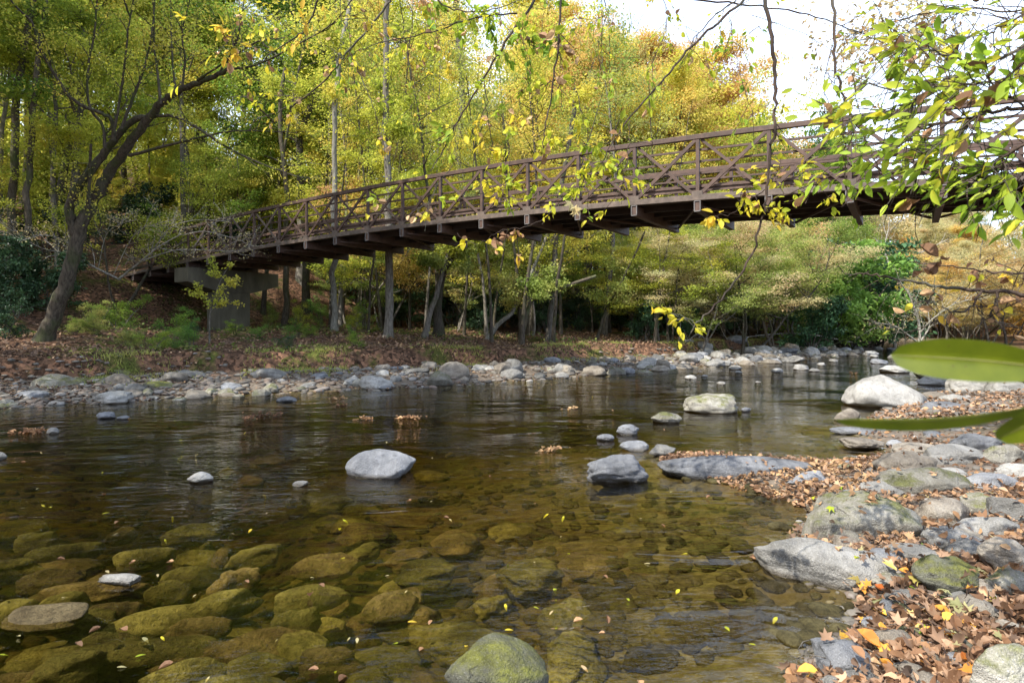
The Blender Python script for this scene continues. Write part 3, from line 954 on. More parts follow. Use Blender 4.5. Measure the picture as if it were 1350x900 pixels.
# olive bushes overhanging the far bank
zone(26, (800, 1075), (29, 46), und, dict(olive=6, yellowgreen=2, pale=2, orange=1), (275, 350), 'spreading {c} tree leaning over the far bank', 'spreading trees along the far bank', hr=(3, 9), sxy=(1.1, 1.5), mind=.8)
zone(12, (820, 1080), (46, 62), und + tall, dict(olive=4, yellowgreen=3, green=2), (240, 300), '{c} tree standing behind the bank bushes', 'trees behind the bank bushes', hr=(4, 12))
# dark greens at the bend
zone(7, (1065, 1160), (44, 58), ['rhodo0', 'rhodo1', 'ever0', 'ever1'], dict(bright=3, dark=2), (300, 360), 'dense {c} evergreen at the river bend', 'evergreens at the river bend', hr=(3, 9), sxy=(1.1, 1.5), mind=.5)
for (px, Y, top, kd, co, lab) in ((1085, 37, 320, 'rhodo0', 'bright', 'bright green bushy evergreen left in the clump at the river bend'), (1112, 40, 312, 'rhodo1', 'bright', 'bright green bushy evergreen in the middle of the bend clump'), (1140, 42, 322, 'rhodo0', 'dark', 'dark evergreen bush on the right of the bend clump'),
    (1100, 44, 300, 'rhodo1', 'dark', 'dark evergreen rising behind the bright bend clump'), (1158, 45, 345, 'rhodo1', 'dark', 'low dark evergreen nearest the far bar of rocks'), (1125, 38.5, 375, 'rhodo1', 'bright', 'low bright evergreen bush at the water by the bend'), (1068, 34, 385, 'rhodo0', 'dark', 'low dark evergreen bush under the last olive tree')):
    x = (px - 675) / F * Y; g = gz(x, Y); put_tree(kd, 'rhododendron', x, Y, EYE + (HOR - top) / F * Y - g, co, 'dark', lab, 'rhododendron', z=g - .05, sxy=1.15)
# right side hillside
zone(16, (1150, 1500), (60, 110), und + tall, dict(orange=4, pale=4, yellow=2, pink=1), (290, 350), '{c} tree on the far right hillside', 'autumn trees on the right hillside', hr=(4, 14), sxy=(1.1, 1.5))
zone(12, (1160, 1290), (50, 75), und + tall, dict(pale=4, yellow=2, orange=2, olive=1), (300, 345), '{c} tree closing the view', 'trees beyond the bend', hr=(5, 14), sxy=(1.1, 1.5))
zone(14, (1190, 1560), (40, 60), und, dict(pale=4, orange=4, yellow=2, olive=1), (310, 370), 'low {c} autumn tree across the bar', 'low autumn trees beyond the bend', hr=(3, 9), sxy=(1.2, 1.6), mind=1)
zone(8, (1290, 1800), (26, 45), und, dict(pale=3, orange=3, yellowgreen=1), (250, 340), '{c} tree on the right bank', 'trees on the right bank', hr=(4, 12))
# bare tops poking in the sky gap
for (px, Y, top, kd) in ((800, 60, 10, 'bare0'), (768, 50, -20, 'bare1'), (822, 66, 40, 'bare2'), (850, 70, 60, 'bare0')):
    x = (px - 675) / F * Y; g = gz(x, Y)
    put_tree(kd, 'bare_tree', x, Y, EYE + (HOR - top) / F * Y - g, None, 'grey', 'leafless grey tree reaching into the white sky above mid bridge', 'tree', 'bare trees against the sky', z=g)
# trees added beside the frame to cast shade and fill reflections
for (x, y, H, kd, co) in ((-15, 11, 20, 'tall1', 'yellowgreen'), (-19, 16, 22, 'tall2', 'green'), (-24, 22, 22, 'tall0', 'yellowgreen'), (-13, 5.0, 17, 'tall3', 'yellowgreen'), (-21, 9, 21, 'thin0', 'green'), (-27, 15, 22, 'thin1', 'yellow'), (-17.5, 13, 19, 'tall3', 'yellowgreen')):
    put_tree(kd, 'tree', x, y, H, co, 'dark', 'tall %s tree added beside the left frame edge for shade' % CN[co], 'tree', 'shade trees added beside the left frame edge')

for (x, y, H, kd) in ((-11.5, -3.2, 17, 'thin0'), (-11, -8, 19, 'thin2')):  # unseen trees added behind the camera to dapple the foreground with shade
    put_tree(kd, 'tree', x, y, H, 'yellowgreen', 'dark', 'unseen tree added on the near bank behind the camera to shade the foreground water', 'tree', 'shade trees added behind the camera')

# the wood far up the hillsides, which reads as one mass per colour
def far_wood(name, spots, fol, label, seed):
    rs = np.random.RandomState(seed); Vs = []; Fs = []; b_ = 0; tl = []
    for (x, y, H) in spots:
        ln, (pts, ax, nr, sz, tpl) = PARGS[rs.choice(['tall0', 'tall1', 'tall2', 'thin0'])]
        k = rs.choice(len(pts), 2600, replace=False); s_ = H / 20; a_ = rs.rand() * 6.28
        R = np.array([[math.cos(a_), -math.sin(a_), 0], [math.sin(a_), math.cos(a_), 0], [0, 0, 1]]) * s_
        org = np.array([x, y, gz(x, y)])
        p = (pts[k] * np.array([1.25, 1.25, 1])) @ R.T + org
        # fuller to the ground: some of the foliage sits low
        low = rs.rand(len(p)) < .3
        p[low, 2] = org[2] + (p[low, 2] - org[2]) * rs.uniform(.1, .8, low.sum())
        v, f = leaf_verts(p, ax[k], nr[k], sz[k] * 2.3, T_KITE)
        Vs.append(v); Fs.append(f + b_); b_ += len(v)
        tp, tr_ = ln[0]; tl.append((tp @ R.T + org, tr_ * s_))
    o_ = link(name, npmesh(name, np.concatenate(Vs), np.concatenate(Fs)), FOL[fol]); o_['kind'] = 'stuff'; o_['label'] = label
    o2 = link(name + '_trunks', tubes_mesh(name, tl, 5), BARK['grey']); o2['kind'] = 'stuff'; o2['label'] = 'trunks of the ' + label
def fw_spots(n_, pxr, Yr, topr, hmax=22):
    out_ = []; tries = 0
    while len(out_) < n_ and tries < 4000:
        tries += 1
        px = rnd.uniform(*pxr); Y = rnd.uniform(*Yr); x = (px - 675) / F * Y
        if shore(x, Y) < 3: continue
        H = EYE + (HOR - rnd.uniform(*topr)) / F * Y - gz(x, Y)
        out_.append((x, Y, max(4, min(hmax, H))))
    return out_
far_wood('far_wood', fw_spots(75, (-330, 450), (58, 110), (-100, 200)), 'yellowgreen', 'distant yellow-green wood on the hill at the left', 1)
far_wood('far_wood', fw_spots(64, (-300, 500), (40, 60), (110, 300), 12), 'yellowgreen', 'bright understory far back in the left wood', 2)
far_wood('far_wood', fw_spots(46, (400, 830), (60, 110), (40, 160)), 'yellow', 'distant yellow wood behind the middle of the bridge', 3)
far_wood('far_wood', fw_spots(40, (420, 1000), (46, 70), (200, 330), 9), 'olive', 'distant olive understory behind the far bank', 4)
far_wood('far_wood', fw_spots(40, (800, 1010), (75, 130), (130, 200)), 'yellowgreen', 'distant wood below the sky right of centre', 5)
far_wood('far_wood', fw_spots(50, (1000, 1500), (80, 150), (250, 320)), 'pale', 'distant pale autumn hillside at the right', 6)
far_wood('far_wood', fw_spots(16, (1125, 1235), (72, 88), (262, 320)), 'pale', 'distant tan trees closing the gap above the river bend', 8)
far_wood('far_wood', fw_spots(40, (1120, 1520), (55, 90), (300, 380)), 'orange', 'distant orange brush beyond the river bend', 7)

# notable trunks on the far bank --------------------------------------
def trunk_tree(pts, Y, r0, r1, label, brk='grey', fol='olive', crown_top=True, rad=1.2, size=.12, per=26, nb=10, name='tree', seed=0, group=None, ext=5.0, base_z=None):
    """trunk drawn through photo pixels at distance Y, carried on past the last point"""
    rs = np.random.RandomState(seed + 900)
    w = [np.array(Q(px, py, Y)) for px, py in pts]
    g = gz(w[0][0], w[0][1]) if base_z is None else base_z
    w[0][2] = g - .15
    # refine
    p = [w[0]]
    for a_, b_ in zip(w[:-1], w[1:]):
        for k in range(1, 5):
            q_ = a_ + (b_ - a_) * k / 4 + rs.normal(size=3) * np.linalg.norm(b_ - a_) * .015
            p.append(q_)
    d = unit(p[-1] - p[-3])
    for k in range(int(ext)):
        d = unit(d + rs.normal(size=3) * .06 + np.array([0, 0, .05])); p.append(p[-1] + d * 1.0)
    p = np.array(p); org = p[0].copy(); org[2] = g
    p = p - org
    r = np.linspace(r0, r1, len(p)); r[0] *= 1.6; r[1] *= 1.2
    lines = [(p, r)]; anch = []
    for i in range(nb):
        f = rs.uniform(.45, .98)
        q_, dq = along(p, f)
        az = rs.rand() * 6.28
        lp, lr = grow_line(rs, q_, unit(np.array([math.cos(az), math.sin(az), .4])), rs.uniform(.6, 1.3) * rad, r0 * .3 * (1.1 - f), .006, 5, .15, (0, 0, .03))
        lines.append((lp, lr))
        for j in range(6):
            q2, d2 = along(lp, rs.uniform(.3, 1)); anch.append((q2, d2))
            sp_, sr_ = grow_line(rs, q2, unit(d2 + rand_dirs(rs, 1)[0] * .7), rad * .35, .008, .003, 3, .15, (0, 0, 0))
            lines.append((sp_, sr_)); anch.append((sp_[-1], d2)); anch.append((sp_[1], d2))
    root = empty(name, tuple(org)); tag(root, label, 'tree', group)
    link('trunk', tubes_mesh('trunk', lines, 8), BARK[brk], root)
    if fol:
        link('crown', leaves_mesh('crown', *crown(seed, anch, per, .2 * rad, size, flat=.5)), FOL[fol], root)
    return root
trunk_tree([(441, 440), (441, 380), (442, 300), (441, 200), (443, 100)], 27.5, .14, .09, 'straight pale tree trunk just right of the concrete pier', 'pale', 'yellowgreen', nb=9, seed=1, ext=6)
trunk_tree([(511, 452), (513, 400), (514, 340), (512, 250), (508, 150)], 24.5, .18, .10, 'thick grey-green trunk on the mossy bank under the bridge', 'grey', 'yellowgreen', nb=12, seed=2, ext=7)
trunk_tree([(578, 446), (577, 390), (585, 355), (600, 335), (620, 322)], 25.5, .21, .07, 'stout trunk with a dark limb bending right under mid bridge', 'dark', 'yellowgreen', nb=9, seed=3, ext=2, rad=1.0)
trunk_tree([(558, 445), (575, 390), (583, 360), (588, 340)], 24.8, .12, .06, 'leaning trunk crossing in front of the stout trunk under mid bridge', 'grey', 'olive', nb=8, seed=13, ext=3, rad=1.0)
trunk_tree([(640, 441), (655, 428), (674, 414), (688, 385), (705, 350)], 27, .12, .06, 'pale slanting tree with an elbow low on its trunk', 'pale', 'olive', nb=7, seed=4, ext=3)
trunk_tree([(685, 442), (694, 415), (700, 397), (715, 388), (728, 384)], 26, .10, .07, 'dark trunk arching to the right over the far bank', 'dark', 'olive', nb=6, seed=5, ext=2, rad=.9)
trunk_tree([(722, 446), (727, 400), (730, 350), (733, 300)], 27, .15, .10, 'grey trunk beside the arching dark trunk', 'grey', 'yellowgreen', nb=8, seed=6, ext=6)
trunk_tree([(785, 442), (795, 420), (800, 405), (815, 380)], 29, .08, .05, 'thin curved trunk left of the olive bank bushes', 'dark', 'olive', nb=6, seed=7, ext=3)
trunk_tree([(375, 415), (377, 360), (378, 300), (376, 230)], 32, .16, .1, 'trunk in the sunlit gap right behind the pier', 'dark', 'yellowgreen', nb=8, seed=8, ext=6)
trunk_tree([(405, 395), (404, 330), (398, 260), (393, 180), (405, 150)], 36, .22, .16, 'dark trunk rising behind the left railings', 'dark', 'yellowgreen', nb=10, seed=9, ext=8)
trunk_tree([(12, 430), (14, 330), (18, 200), (25, 90)], 26, .18, .12, 'dark straight trunk at the left edge of the wood', 'dark', 'green', nb=9, seed=10, ext=8)
trunk_tree([(28, 420), (35, 300), (40, 210), (48, 90)], 25, .14, .09, 'dark trunk just left of the leaning tree', 'dark', 'green', nb=9, seed=11, ext=8)
trunk_tree([(608, 440), (609, 250), (607, 50)], 34, .2, .15, 'tall straight trunk with no low limbs above mid bridge', 'grey', 'yellow', nb=9, seed=12, ext=7)

# leaning many-stemmed tree at the left --------------------------------
def path_tree(paths, label, brk, fol, seed, free=False, leaf_n=18, size=.1, rad=.28, nsub=5, sublen=.9, name='tree', cat='tree', shoots=True):
    """paths: list of (pixels, Y0, Y1, r0, r1) real polylines in space"""
    rs = np.random.RandomState(seed)
    px0, py0 = paths[0][0][0]
    b0 = np.array(Q(px0, py0, paths[0][1])); g = b0[2] + .2 if free else gz(b0[0], b0[1]); org = np.array([b0[0], b0[1], g])
    lines = []; anch = []
    for pi, (pp, Y0, Y1, r0, r1) in enumerate(paths):
        w = [np.array(Q(px, py, Y0 + (Y1 - Y0) * i / (len(pp) - 1))) for i, (px, py) in enumerate(pp)]
        if pi == 0: w[0][2] = g - .2
        p = [w[0]]
        for i in range(len(w) - 1):      # Catmull-Rom
            a_, b_ = w[i], w[i + 1]
            m0 = (w[i + 1] - w[i - 1]) / 2 if i > 0 else b_ - a_
            m1 = (w[i + 2] - w[i]) / 2 if i < len(w) - 2 else b_ - a_
            for k in range(1, 6):
                u_ = k / 5
                h00 = 2 * u_**3 - 3 * u_**2 + 1; h10 = u_**3 - 2 * u_**2 + u_; h01 = -2 * u_**3 + 3 * u_**2; h11 = u_**3 - u_**2
                p.append(h00 * a_ + h10 * m0 + h01 * b_ + h11 * m1 + rs.normal(size=3) * r0 * .12)
        p = np.array(p) - org
        r = np.linspace(r0, r1, len(p))
        if pi == 0: r[0] *= 1.5; r[1] *= 1.25; r[2] *= 1.1
        lines.append((p, r))
        if r0 < .11:
            for j in range(nsub):
                q_, dq = along(p, rs.uniform(.25, 1))
                dd = unit(dq + rand_dirs(rs, 1)[0] * .9 + np.array([0, 0, .25]))
                sp_, sr_ = grow_line(rs, q_, dd, sublen * rs.uniform(.5, 1.3), min(.015, r1 * .8 + .003), .003, 5, .14, (0, 0, .02))
                lines.append((sp_, sr_))
                for k in range(7):
                    q2, d2 = along(sp_, rs.uniform(.15, 1)); anch.append((q2, d2))
                    if k < 3:
                        tp_, tr_ = grow_line(rs, q2, unit(d2 + rand_dirs(rs, 1)[0] * .8), sublen * .3, .006, .002, 3, .15, (0, 0, 0))
                        lines.append((tp_, tr_)); anch.append((tp_[-1], d2))
    root = empty(name, tuple(org)); tag(root, label, cat)
    link('trunk', tubes_mesh('trunk', lines, 8), BARK[brk], root)
    if fol:
        link('crown', leaves_mesh('crown', *crown(seed, anch, leaf_n, rad, size, flat=.45)), FOL[fol], root)
    return root
path_tree([
    ([(57, 461), (70, 420), (88, 370), (100, 320), (116, 275), (140, 235)], 19.0, 18.5, .25, .15),
    ([(140, 235), (163, 200), (190, 165), (215, 135), (240, 118), (275, 103), (305, 90)], 18.5, 16, .15, .05),
    ([(100, 310), (94, 290), (92, 270), (105, 245), (135, 205), (150, 185), (175, 160), (205, 152)], 18.7, 17.5, .15, .08),
    ([(205, 152), (235, 155), (270, 175), (300, 195), (350, 218), (400, 235)], 17.5, 15.5, .05, .015),
    ([(170, 205), (210, 195), (260, 182), (310, 173), (370, 174)], 18, 16.5, .05, .012),
    ([(150, 185), (148, 160), (135, 150), (110, 140), (90, 125), (70, 95), (50, 60), (42, 30), (20, 8), (5, -10)], 17.5, 16, .06, .02),
    ([(138, 195), (135, 165), (118, 140), (116, 90), (125, 40), (128, -10)], 17.5, 17, .045, .02),
    ([(160, 170), (175, 130), (190, 90), (200, 45), (205, -10)], 17.3, 17, .045, .02),
    ([(150, 175), (158, 130), (165, 80), (170, 30), (180, -15)], 17.3, 16.4, .04, .015),
    ([(212, 138), (208, 100), (203, 60), (203, 20), (200, -20)], 17, 17.5, .04, .015),
    ([(232, 122), (228, 85), (226, 45), (225, 0)], 16.8, 17.6, .035, .012),
    ([(240, 116), (244, 80), (240, 45), (250, 0)], 16.6, 16, .035, .012),
    ([(260, 106), (300, 80), (340, 55), (380, 50)], 16.5, 14.5, .03, .01),
    ([(290, 95), (310, 60), (318, 25), (322, -5)], 16.2, 15.6, .03, .01),
    ([(120, 190), (118, 230), (116, 275)], 17.6, 18.4, .035, .05),
    ([(300, 92), (340, 85), (390, 60), (440, 30), (470, -10)], 16, 13, .03, .01),
], 'leaning mossy tree with many upright stems on the left bank', 'dark', 'yellowgreen', 5, leaf_n=6, size=.08, rad=.26, nsub=9, sublen=1.0)

# dead twiggy tangle over the left end of the bridge
path_tree([
    ([(157, 368), (185, 345), (210, 325), (240, 308)], 27.0, 24.7, .045, .02),
    ([(157, 368), (130, 355), (108, 342), (90, 335), (72, 336)], 27.0, 24.7, .045, .02),
    ([(185, 345), (230, 330), (280, 330), (325, 332)], 26.8, 24.0, .03, .008),
    ([(200, 332), (225, 300), (260, 290), (300, 292)], 26.5, 23.7, .025, .008),
    ([(240, 310), (270, 305), (310, 315), (335, 325)], 26.0, 24.0, .02, .006),
    ([(108, 342), (90, 320), (60, 310), (25, 318)], 26.3, 23.7, .02, .006),
    ([(90, 335), (50, 325), (10, 300), (-20, 270)], 26.1, 23.2, .02, .006),
    ([(150, 362), (170, 320), (190, 300), (240, 288)], 26.9, 24.2, .02, .006),
    ([(130, 352), (140, 310), (160, 295), (180, 290)], 26.5, 24.2, .018, .006),
], 'pale dead twiggy branches sprawling over the left end of the bridge', 'white', 'pale', 6, free=True, leaf_n=2, size=.08, rad=.2, nsub=12, sublen=1.0, name='dead_tree')
# twiggy bush at the bend, and bleached snags
path_tree([([(935, 448), (920, 440), (905, 452)], 33, 30, .03, .01), ([(1130, 452), (1060, 440), (1000, 442), (950, 452)], 38, 33, .05, .01)], 'bleached driftwood limb lying on the bank below the olive bushes', 'white', None, 7, nsub=8, sublen=1.2, name='driftwood', cat='driftwood')
path_tree([([(1210, 455), (1212, 430), (1205, 405), (1195, 380)], 34, 34, .09, .03), ([(1212, 440), (1230, 420), (1260, 400), (1300, 392)], 34, 32, .05, .01), ([(1208, 450), (1180, 430), (1150, 425)], 34, 33, .05, .01), ([(1213, 450), (1225, 430), (1222, 400)], 34, 34, .05, .02)],
          'bare grey bush standing at the water by the river bend', 'pale', 'pale', 8, leaf_n=1, size=.1, nsub=14, sublen=1.5, name='bare_bush', cat='bush')
path_tree([([(1180, 390), (1172, 350), (1160, 330), (1155, 315)], 48, 48, .09, .04), ([(1172, 350), (1190, 340), (1220, 330), (1250, 315)], 48, 46, .06, .02), ([(1160, 335), (1140, 320), (1130, 310)], 48, 48, .05, .02), ([(1172, 355), (1150, 345), (1135, 335)], 48, 48, .04, .02), ([(1165, 335), (1168, 315), (1172, 300)], 48, 48, .04, .02)],
          'bleached dead tree among the dark evergreens at the bend', 'white', None, 9, nsub=8, sublen=1.6, name='dead_tree')

# shrubs and saplings on the left bank
def sapling(px, py, Y, H, kd, fol, label, name='shrub', cat='shrub', brk='grey', group=None, sxy=1.0):
    x = (px - 675) / F * Y
    return put_tree(kd, name, x, Y, H, fol, brk, label, cat, group, sxy=sxy)
path_tree([([(276, 440), (277, 415), (285, 385), (296, 360), (302, 352)], 21, 20.8, .03, .008), ([(279, 410), (292, 402), (303, 398)], 21, 20.8, .012, .005), ([(281, 400), (270, 393), (262, 390)], 21, 20.8, .012, .005), ([(285, 385), (297, 378), (304, 374)], 21, 20.8, .012, .005), ([(290, 372), (283, 362), (277, 356)], 21, 20.8, .01, .004)],
          'slim yellow-green sapling in front of the concrete pier', 'grey', 'yellowgreen', 10, leaf_n=4, size=.10, rad=.06, nsub=5, sublen=.45, name='sapling', cat='sapling')
sapling(228, 440, 19.5, 1.5, 'shrub0', 'green', 'green shrub on the bank left of the pier', sxy=1.3)
sapling(250, 448, 18.3, 1.0, 'shrub1', 'bright', 'small bright shrub at the foot of the sapling', sxy=1.5)
sapling(205, 455, 17.8, .9, 'shrub2', 'green', 'low spreading green shrub above the mossy ledge', sxy=1.7)
sapling(165, 452, 18.6, .8, 'shrub1', 'olive', 'low olive shrub right of the leaning tree foot', sxy=1.6)
sapling(120, 400, 22, 1.3, 'shrub0', 'olive', 'olive shrub on the slope behind the leaning trunk', sxy=1.4)
sapling(155, 385, 25, 2.0, 'shrub2', 'green', 'green shrub below the dead branches on the left slope', sxy=1.5)
sapling(60, 345, 25, 2.6, 'rhodo0', 'rhodo', 'dark rhododendron behind the leaning tree', 'rhododendron', sxy=1.2)
sapling(20, 375, 24, 2.6, 'rhodo1', 'rhodo', 'dark rhododendron at the left frame edge', 'rhododendron', sxy=1.2)
sapling(8, 400, 20, 1.6, 'rhodo0', 'rhodo', 'lower dark rhododendron near the left frame edge', 'rhododendron')
sapling(-30, 350, 23, 3.4, 'rhodo1', 'rhodo', 'tall dark rhododendron cut by the left frame edge', 'rhododendron')
for k in range(15):
    px = rnd.uniform(-20, 470); Y = rnd.uniform(18.5, 24); x = (px - 675) / F * Y
    if shore(x, Y) < 4.2: continue
    co = ('green', 'olive', 'rhodo', 'bright')[k % 4]
    put_tree('shrub%d' % (k % 3), 'shrub', x, Y, rnd.uniform(.4, .8), co, 'dark', 'low %s undergrowth shrub on the left bank ' % CN[co] + where(px), 'shrub', 'low shrubs of the left bank', sxy=rnd.uniform(1.2, 1.8))
for (px, Y, H, kd, co, lab) in ((395, 29, 1.5, 'shrub0', 'yellowgreen', 'sunlit yellow shrub in the gap behind the pier'), (425, 31, 1.8, 'shrub1', 'bright', 'sunlit green shrub left of the pale trunk'), (465, 28, 1.3, 'shrub2', 'yellowgreen', 'small shrub between the pale trunk and the thick trunk'),
                                (480, 30, 2.0, 'shrub0', 'green', 'green shrub behind the thick grey-green trunk'), (352, 31, 1.4, 'shrub1', 'olive', 'shrub in shade right behind the pier stem'), (640, 31, 2.5, 'rhodo0', 'rhodo', 'dark evergreen shrub behind the pale slanting tree'),
                                (720, 33, 2.4, 'rhodo1', 'rhodo', 'dark evergreen shrub deep under the bridge middle'), (850, 30, 2.2, 'rhodo0', 'dark', 'dark shrub at the bank under the olive trees'), (900, 31, 2.0, 'rhodo1', 'dark', 'dark low shrub at the water under the olive trees')):
    sapling(px, 0, Y, H, kd, co, lab)
for k, (px, Y) in enumerate(((-40, 30), (60, 33), (180, 38), (310, 40), (470, 40), (540, 37), (600, 35), (680, 38), (760, 36), (800, 40), (880, 38), (950, 38))):
    sapling(px, 0, Y, rnd.uniform(2.4, 4), 'rhodo%d' % (k % 2), 'rhodo', 'dark evergreen undergrowth clump deep in the wood ' + where(px), 'rhododendron', group='undergrowth clumps in the wood', sxy=1.4)
# ------------------------------------------------------------------ rocks
def rock_mesh(name, seed, flat=.55, facets=5, rough=.10, sub=4, sharp=.0):
    rs = np.random.RandomState(seed)
    import bmesh
    bm = bmesh.new()
    bmesh.ops.create_icosphere(bm, subdivisions=sub, radius=1.0)
    off = Vector(rs.uniform(-50, 50, 3))
    co = np.array([v.co[:] for v in bm.verts])
    # planes that cut the ball into broad faces
    for i in range(facets):
        n_ = unit(rs.normal(size=(1, 3)) * np.array([1, 1, .7]))[0]
        dd = rs.uniform(.55, .85)
        h_ = co @ n_ - dd
        k_ = h_ > 0
        co[k_] -= np.outer(h_[k_] * (.78 + .2 * sharp), n_)
    for i, v in enumerate(bm.verts):
        p = Vector(co[i])
        v.co = p * (1 + rough * 1.6 * noise.noise(p * 1.3 + off) + rough * .8 * noise.noise(p * 3.1 + off) + rough * .3 * noise.noise(p * 8 + off))
    cc = np.array([v.co[:] for v in bm.verts])
    mn, mx_ = cc.min(0), cc.max(0)
    for v in bm.verts:
        v.co = Vector(((v.co.x - (mn[0] + mx_[0]) / 2) / (mx_[0] - mn[0]) * 2, (v.co.y - (mn[1] + mx_[1]) / 2) / (mx_[1] - mn[1]) * 2, (v.co.z - mn[2]) / (mx_[2] - mn[2]) - .3))
    # now x, y in -1..1 and z -0.3..0.7 ; scale sets half widths and height
    me = bpy.data.meshes.new(name)
    for f_ in bm.faces: f_.smooth = True
    bm.to_mesh(me); bm.free()
    return me
RK = [rock_mesh('rock', 500 + i, rough=rnd.uniform(.07, .16), facets=rnd.choice((3, 5, 7))) for i in range(12)]
RKB = [rock_mesh('bed_rock', 700 + i, rough=.2, facets=6, sub=4) for i in range(9)]
RKL = [rock_mesh('rock', 600 + i, rough=.1, facets=5, sub=2) for i in range(6)]
def put_rock(name, px, py, wpx, hpx, mat, label, cat='rock', group=None, ratio=.7, mesh=None, rz=None, zb=0.0, sub=5, rough=.1, facets=5, tilt=(0, 0), seed=None):
    """px, py = middle of the rock's foot in the photo"""
    p = P(px, py, zb); w = wpx * p.y / F / 2; h_ = hpx * p.y / F
    me = mesh or rock_mesh(name, seed if seed is not None else int(px * 7 + py), rough=rough, facets=facets, sub=sub)
    d = w * ratio
    o_ = link(name, me)
    o_.location = (p.x, p.y + d * .75, zb)
    o_.scale = (w, d, h_ / .7)
    o_.rotation_euler = (tilt[0], tilt[1], rnd.uniform(-.25, .25) if rz is None else rz)
    setmat(o_, ST[mat]); tag(o_, label, cat, group)
    return o_
R_ = put_rock
R_('boulder', 497, 629, 96, 31, 'blue', 'smooth pale rounded boulder alone in the middle of the river', rough=.07, facets=3, seed=3)
R_('boulder', 815, 636, 84, 33, 'blue', 'angular slate rock with a sharp crest in midstream', rough=.16, facets=8, seed=12)
R_('boulder', 943, 545, 74, 24, 'mossy', 'flat-topped brown-grey boulder standing in the river', facets=6, seed=21)
R_('boulder', 1190, 538, 116, 42, 'pale', 'large pale grey boulder at the right water edge', rough=.07, facets=4, seed=33)
R_('rock', 879, 558, 40, 14, 'mossy', 'low dark-lidded rock left of the flat-topped boulder')
R_('rock', 829, 573, 30, 13, 'blue', 'small rounded rock above the pair of flat pale rocks')
R_('rock', 838, 594, 40, 12, 'blue', 'left one of the pair of flat pale rocks behind the angular rock')
R_('rock', 875, 601, 37, 13, 'grey', 'right one of the pair of flat pale rocks behind the angular rock')
R_('rock', 799, 581, 24, 8, 'blue', 'little rock with a brown leaf beside the midstream rocks')
R_('rock', 985, 543, 14, 6, 'blue', 'tiny rock right beside the flat-topped boulder')
R_('flat_rock', 978, 632, 205, 26, 'blue', 'long flat slate slab at the tip of the leafy spit', ratio=.32, rough=.06, facets=6, rz=-.1)
R_('boulder', 1152, 722, 172, 62, 'mossy', 'large boulder with moss and lichen on its top at the right bank', ratio=.62, rough=.10, facets=5, seed=41, zb=.02)
R_('boulder', 1100, 768, 180, 44, 'pale', 'long pale flat boulder in front of the lichened boulder', ratio=.5, rough=.08, facets=5, seed=51, rz=-.5, zb=.02)
R_('boulder', 1238, 660, 126, 40, 'mossy', 'rounded brown-topped boulder behind the lichened boulder', ratio=.6, zb=.08)
R_('boulder', 1256, 694, 84, 32, 'tan', 'wedge-shaped boulder just right of the lichened boulder', ratio=.6, zb=.1)
R_('boulder', 1270, 615, 88, 26, 'grey', 'grey boulder in the upper row of the right bank', ratio=.6, zb=.1)
R_('boulder', 1318, 652, 76, 26, 'blue', 'pale blue-grey boulder at the right frame edge', ratio=.6, zb=.14)
R_('boulder', 1330, 612, 60, 26, 'mossy', 'boulder at the right edge under the big leaf tip', ratio=.6, zb=.14)
R_('boulder', 1262, 636, 50, 16, 'pale', 'small pale stone between the upper right boulders', zb=.1)
R_('boulder', 1262, 726, 66, 24, 'grey', 'grey stone beside the wedge-shaped boulder', zb=.12)
R_('boulder', 1316, 710, 84, 26, 'pale', 'broad pale stone near the right edge', zb=.15)
R_('boulder', 1332, 748, 60, 34, 'tan', 'tan stone half buried in leaves at the right edge', zb=.18)
R_('boulder', 1265, 775, 90, 34, 'verymossy', 'dark mossy stone among the fallen leaves', zb=.15)
R_('boulder', 1215, 600, 60, 14, 'tan', 'low brown stone at the head of the leafy strip', zb=.05)
R_('flat_rock', 1200, 577, 120, 13, 'blue', 'dark wet ledge under the long green leaf', ratio=.4, rough=.08, facets=7)
R_('flat_rock', 1130, 573, 60, 9, 'blue', 'small wet ledge left of the dark ledge', ratio=.4)
R_('flat_rock', 1290, 578, 70, 12, 'grey', 'flat grey rock right of the dark ledge', ratio=.5, zb=.08)
R_('boulder', 1122, 556, 34, 17, 'tan', 'small brown rock in front of the large pale boulder')
R_('rock', 1258, 549, 80, 18, 'blue', 'low grey rock in front of the large pale boulder', ratio=.5)
R_('rock', 1240, 508, 40, 14, 'pale', 'sunlit rock behind the large pale boulder')
R_('rock', 1290, 520, 60, 24, 'pale', 'bright sunlit boulder between the two long leaves', zb=.04)
R_('rock', 1335, 522, 56, 22, 'pale', 'bright sunlit boulder at the right edge between the long leaves', zb=.06)
for (px, py, w, h_, mt, lb) in ((1240, 528, 34, 11, 'tan', 'tan stone tucked behind the right shoulder of the large pale boulder'), (1315, 545, 50, 14, 'grey', 'grey stone just above the lower long leaf near the right edge'), (1265, 532, 40, 12, 'pale', 'pale stone between the large pale boulder and the sunlit boulder'), (1345, 552, 44, 16, 'tan', 'tan stone at the right edge above the third leaf'),
    (1300, 500, 60, 12, 'grey', 'flat grey stone under the upper long leaf'), (1350, 497, 50, 14, 'pale', 'pale stone at the right edge under the upper long leaf'), (1225, 498, 30, 9, 'tan', 'small tan stone behind the top of the large pale boulder')):
    R_('rock', px, py, w, h_, mt, lb, zb=.05)
R_('rock', 1185, 492, 36, 10, 'pale', 'white stone at the riffle by the right bank')
R_('rock', 1065, 625, 44, 10, 'blue', 'small slate stone at the inner end of the flat slab', zb=.02)
R_('rock', 1120, 622, 50, 11, 'blue', 'slate stone in the middle of the leafy strip', zb=.04)
R_('rock', 1160, 626, 40, 9, 'grey', 'grey stone right in the leafy strip', zb=.05)
R_('boulder', 655, 925, 145, 62, 'verymossy', 'mossy boulder rising at the bottom edge', ratio=.75, rough=.08, facets=3, seed=77)
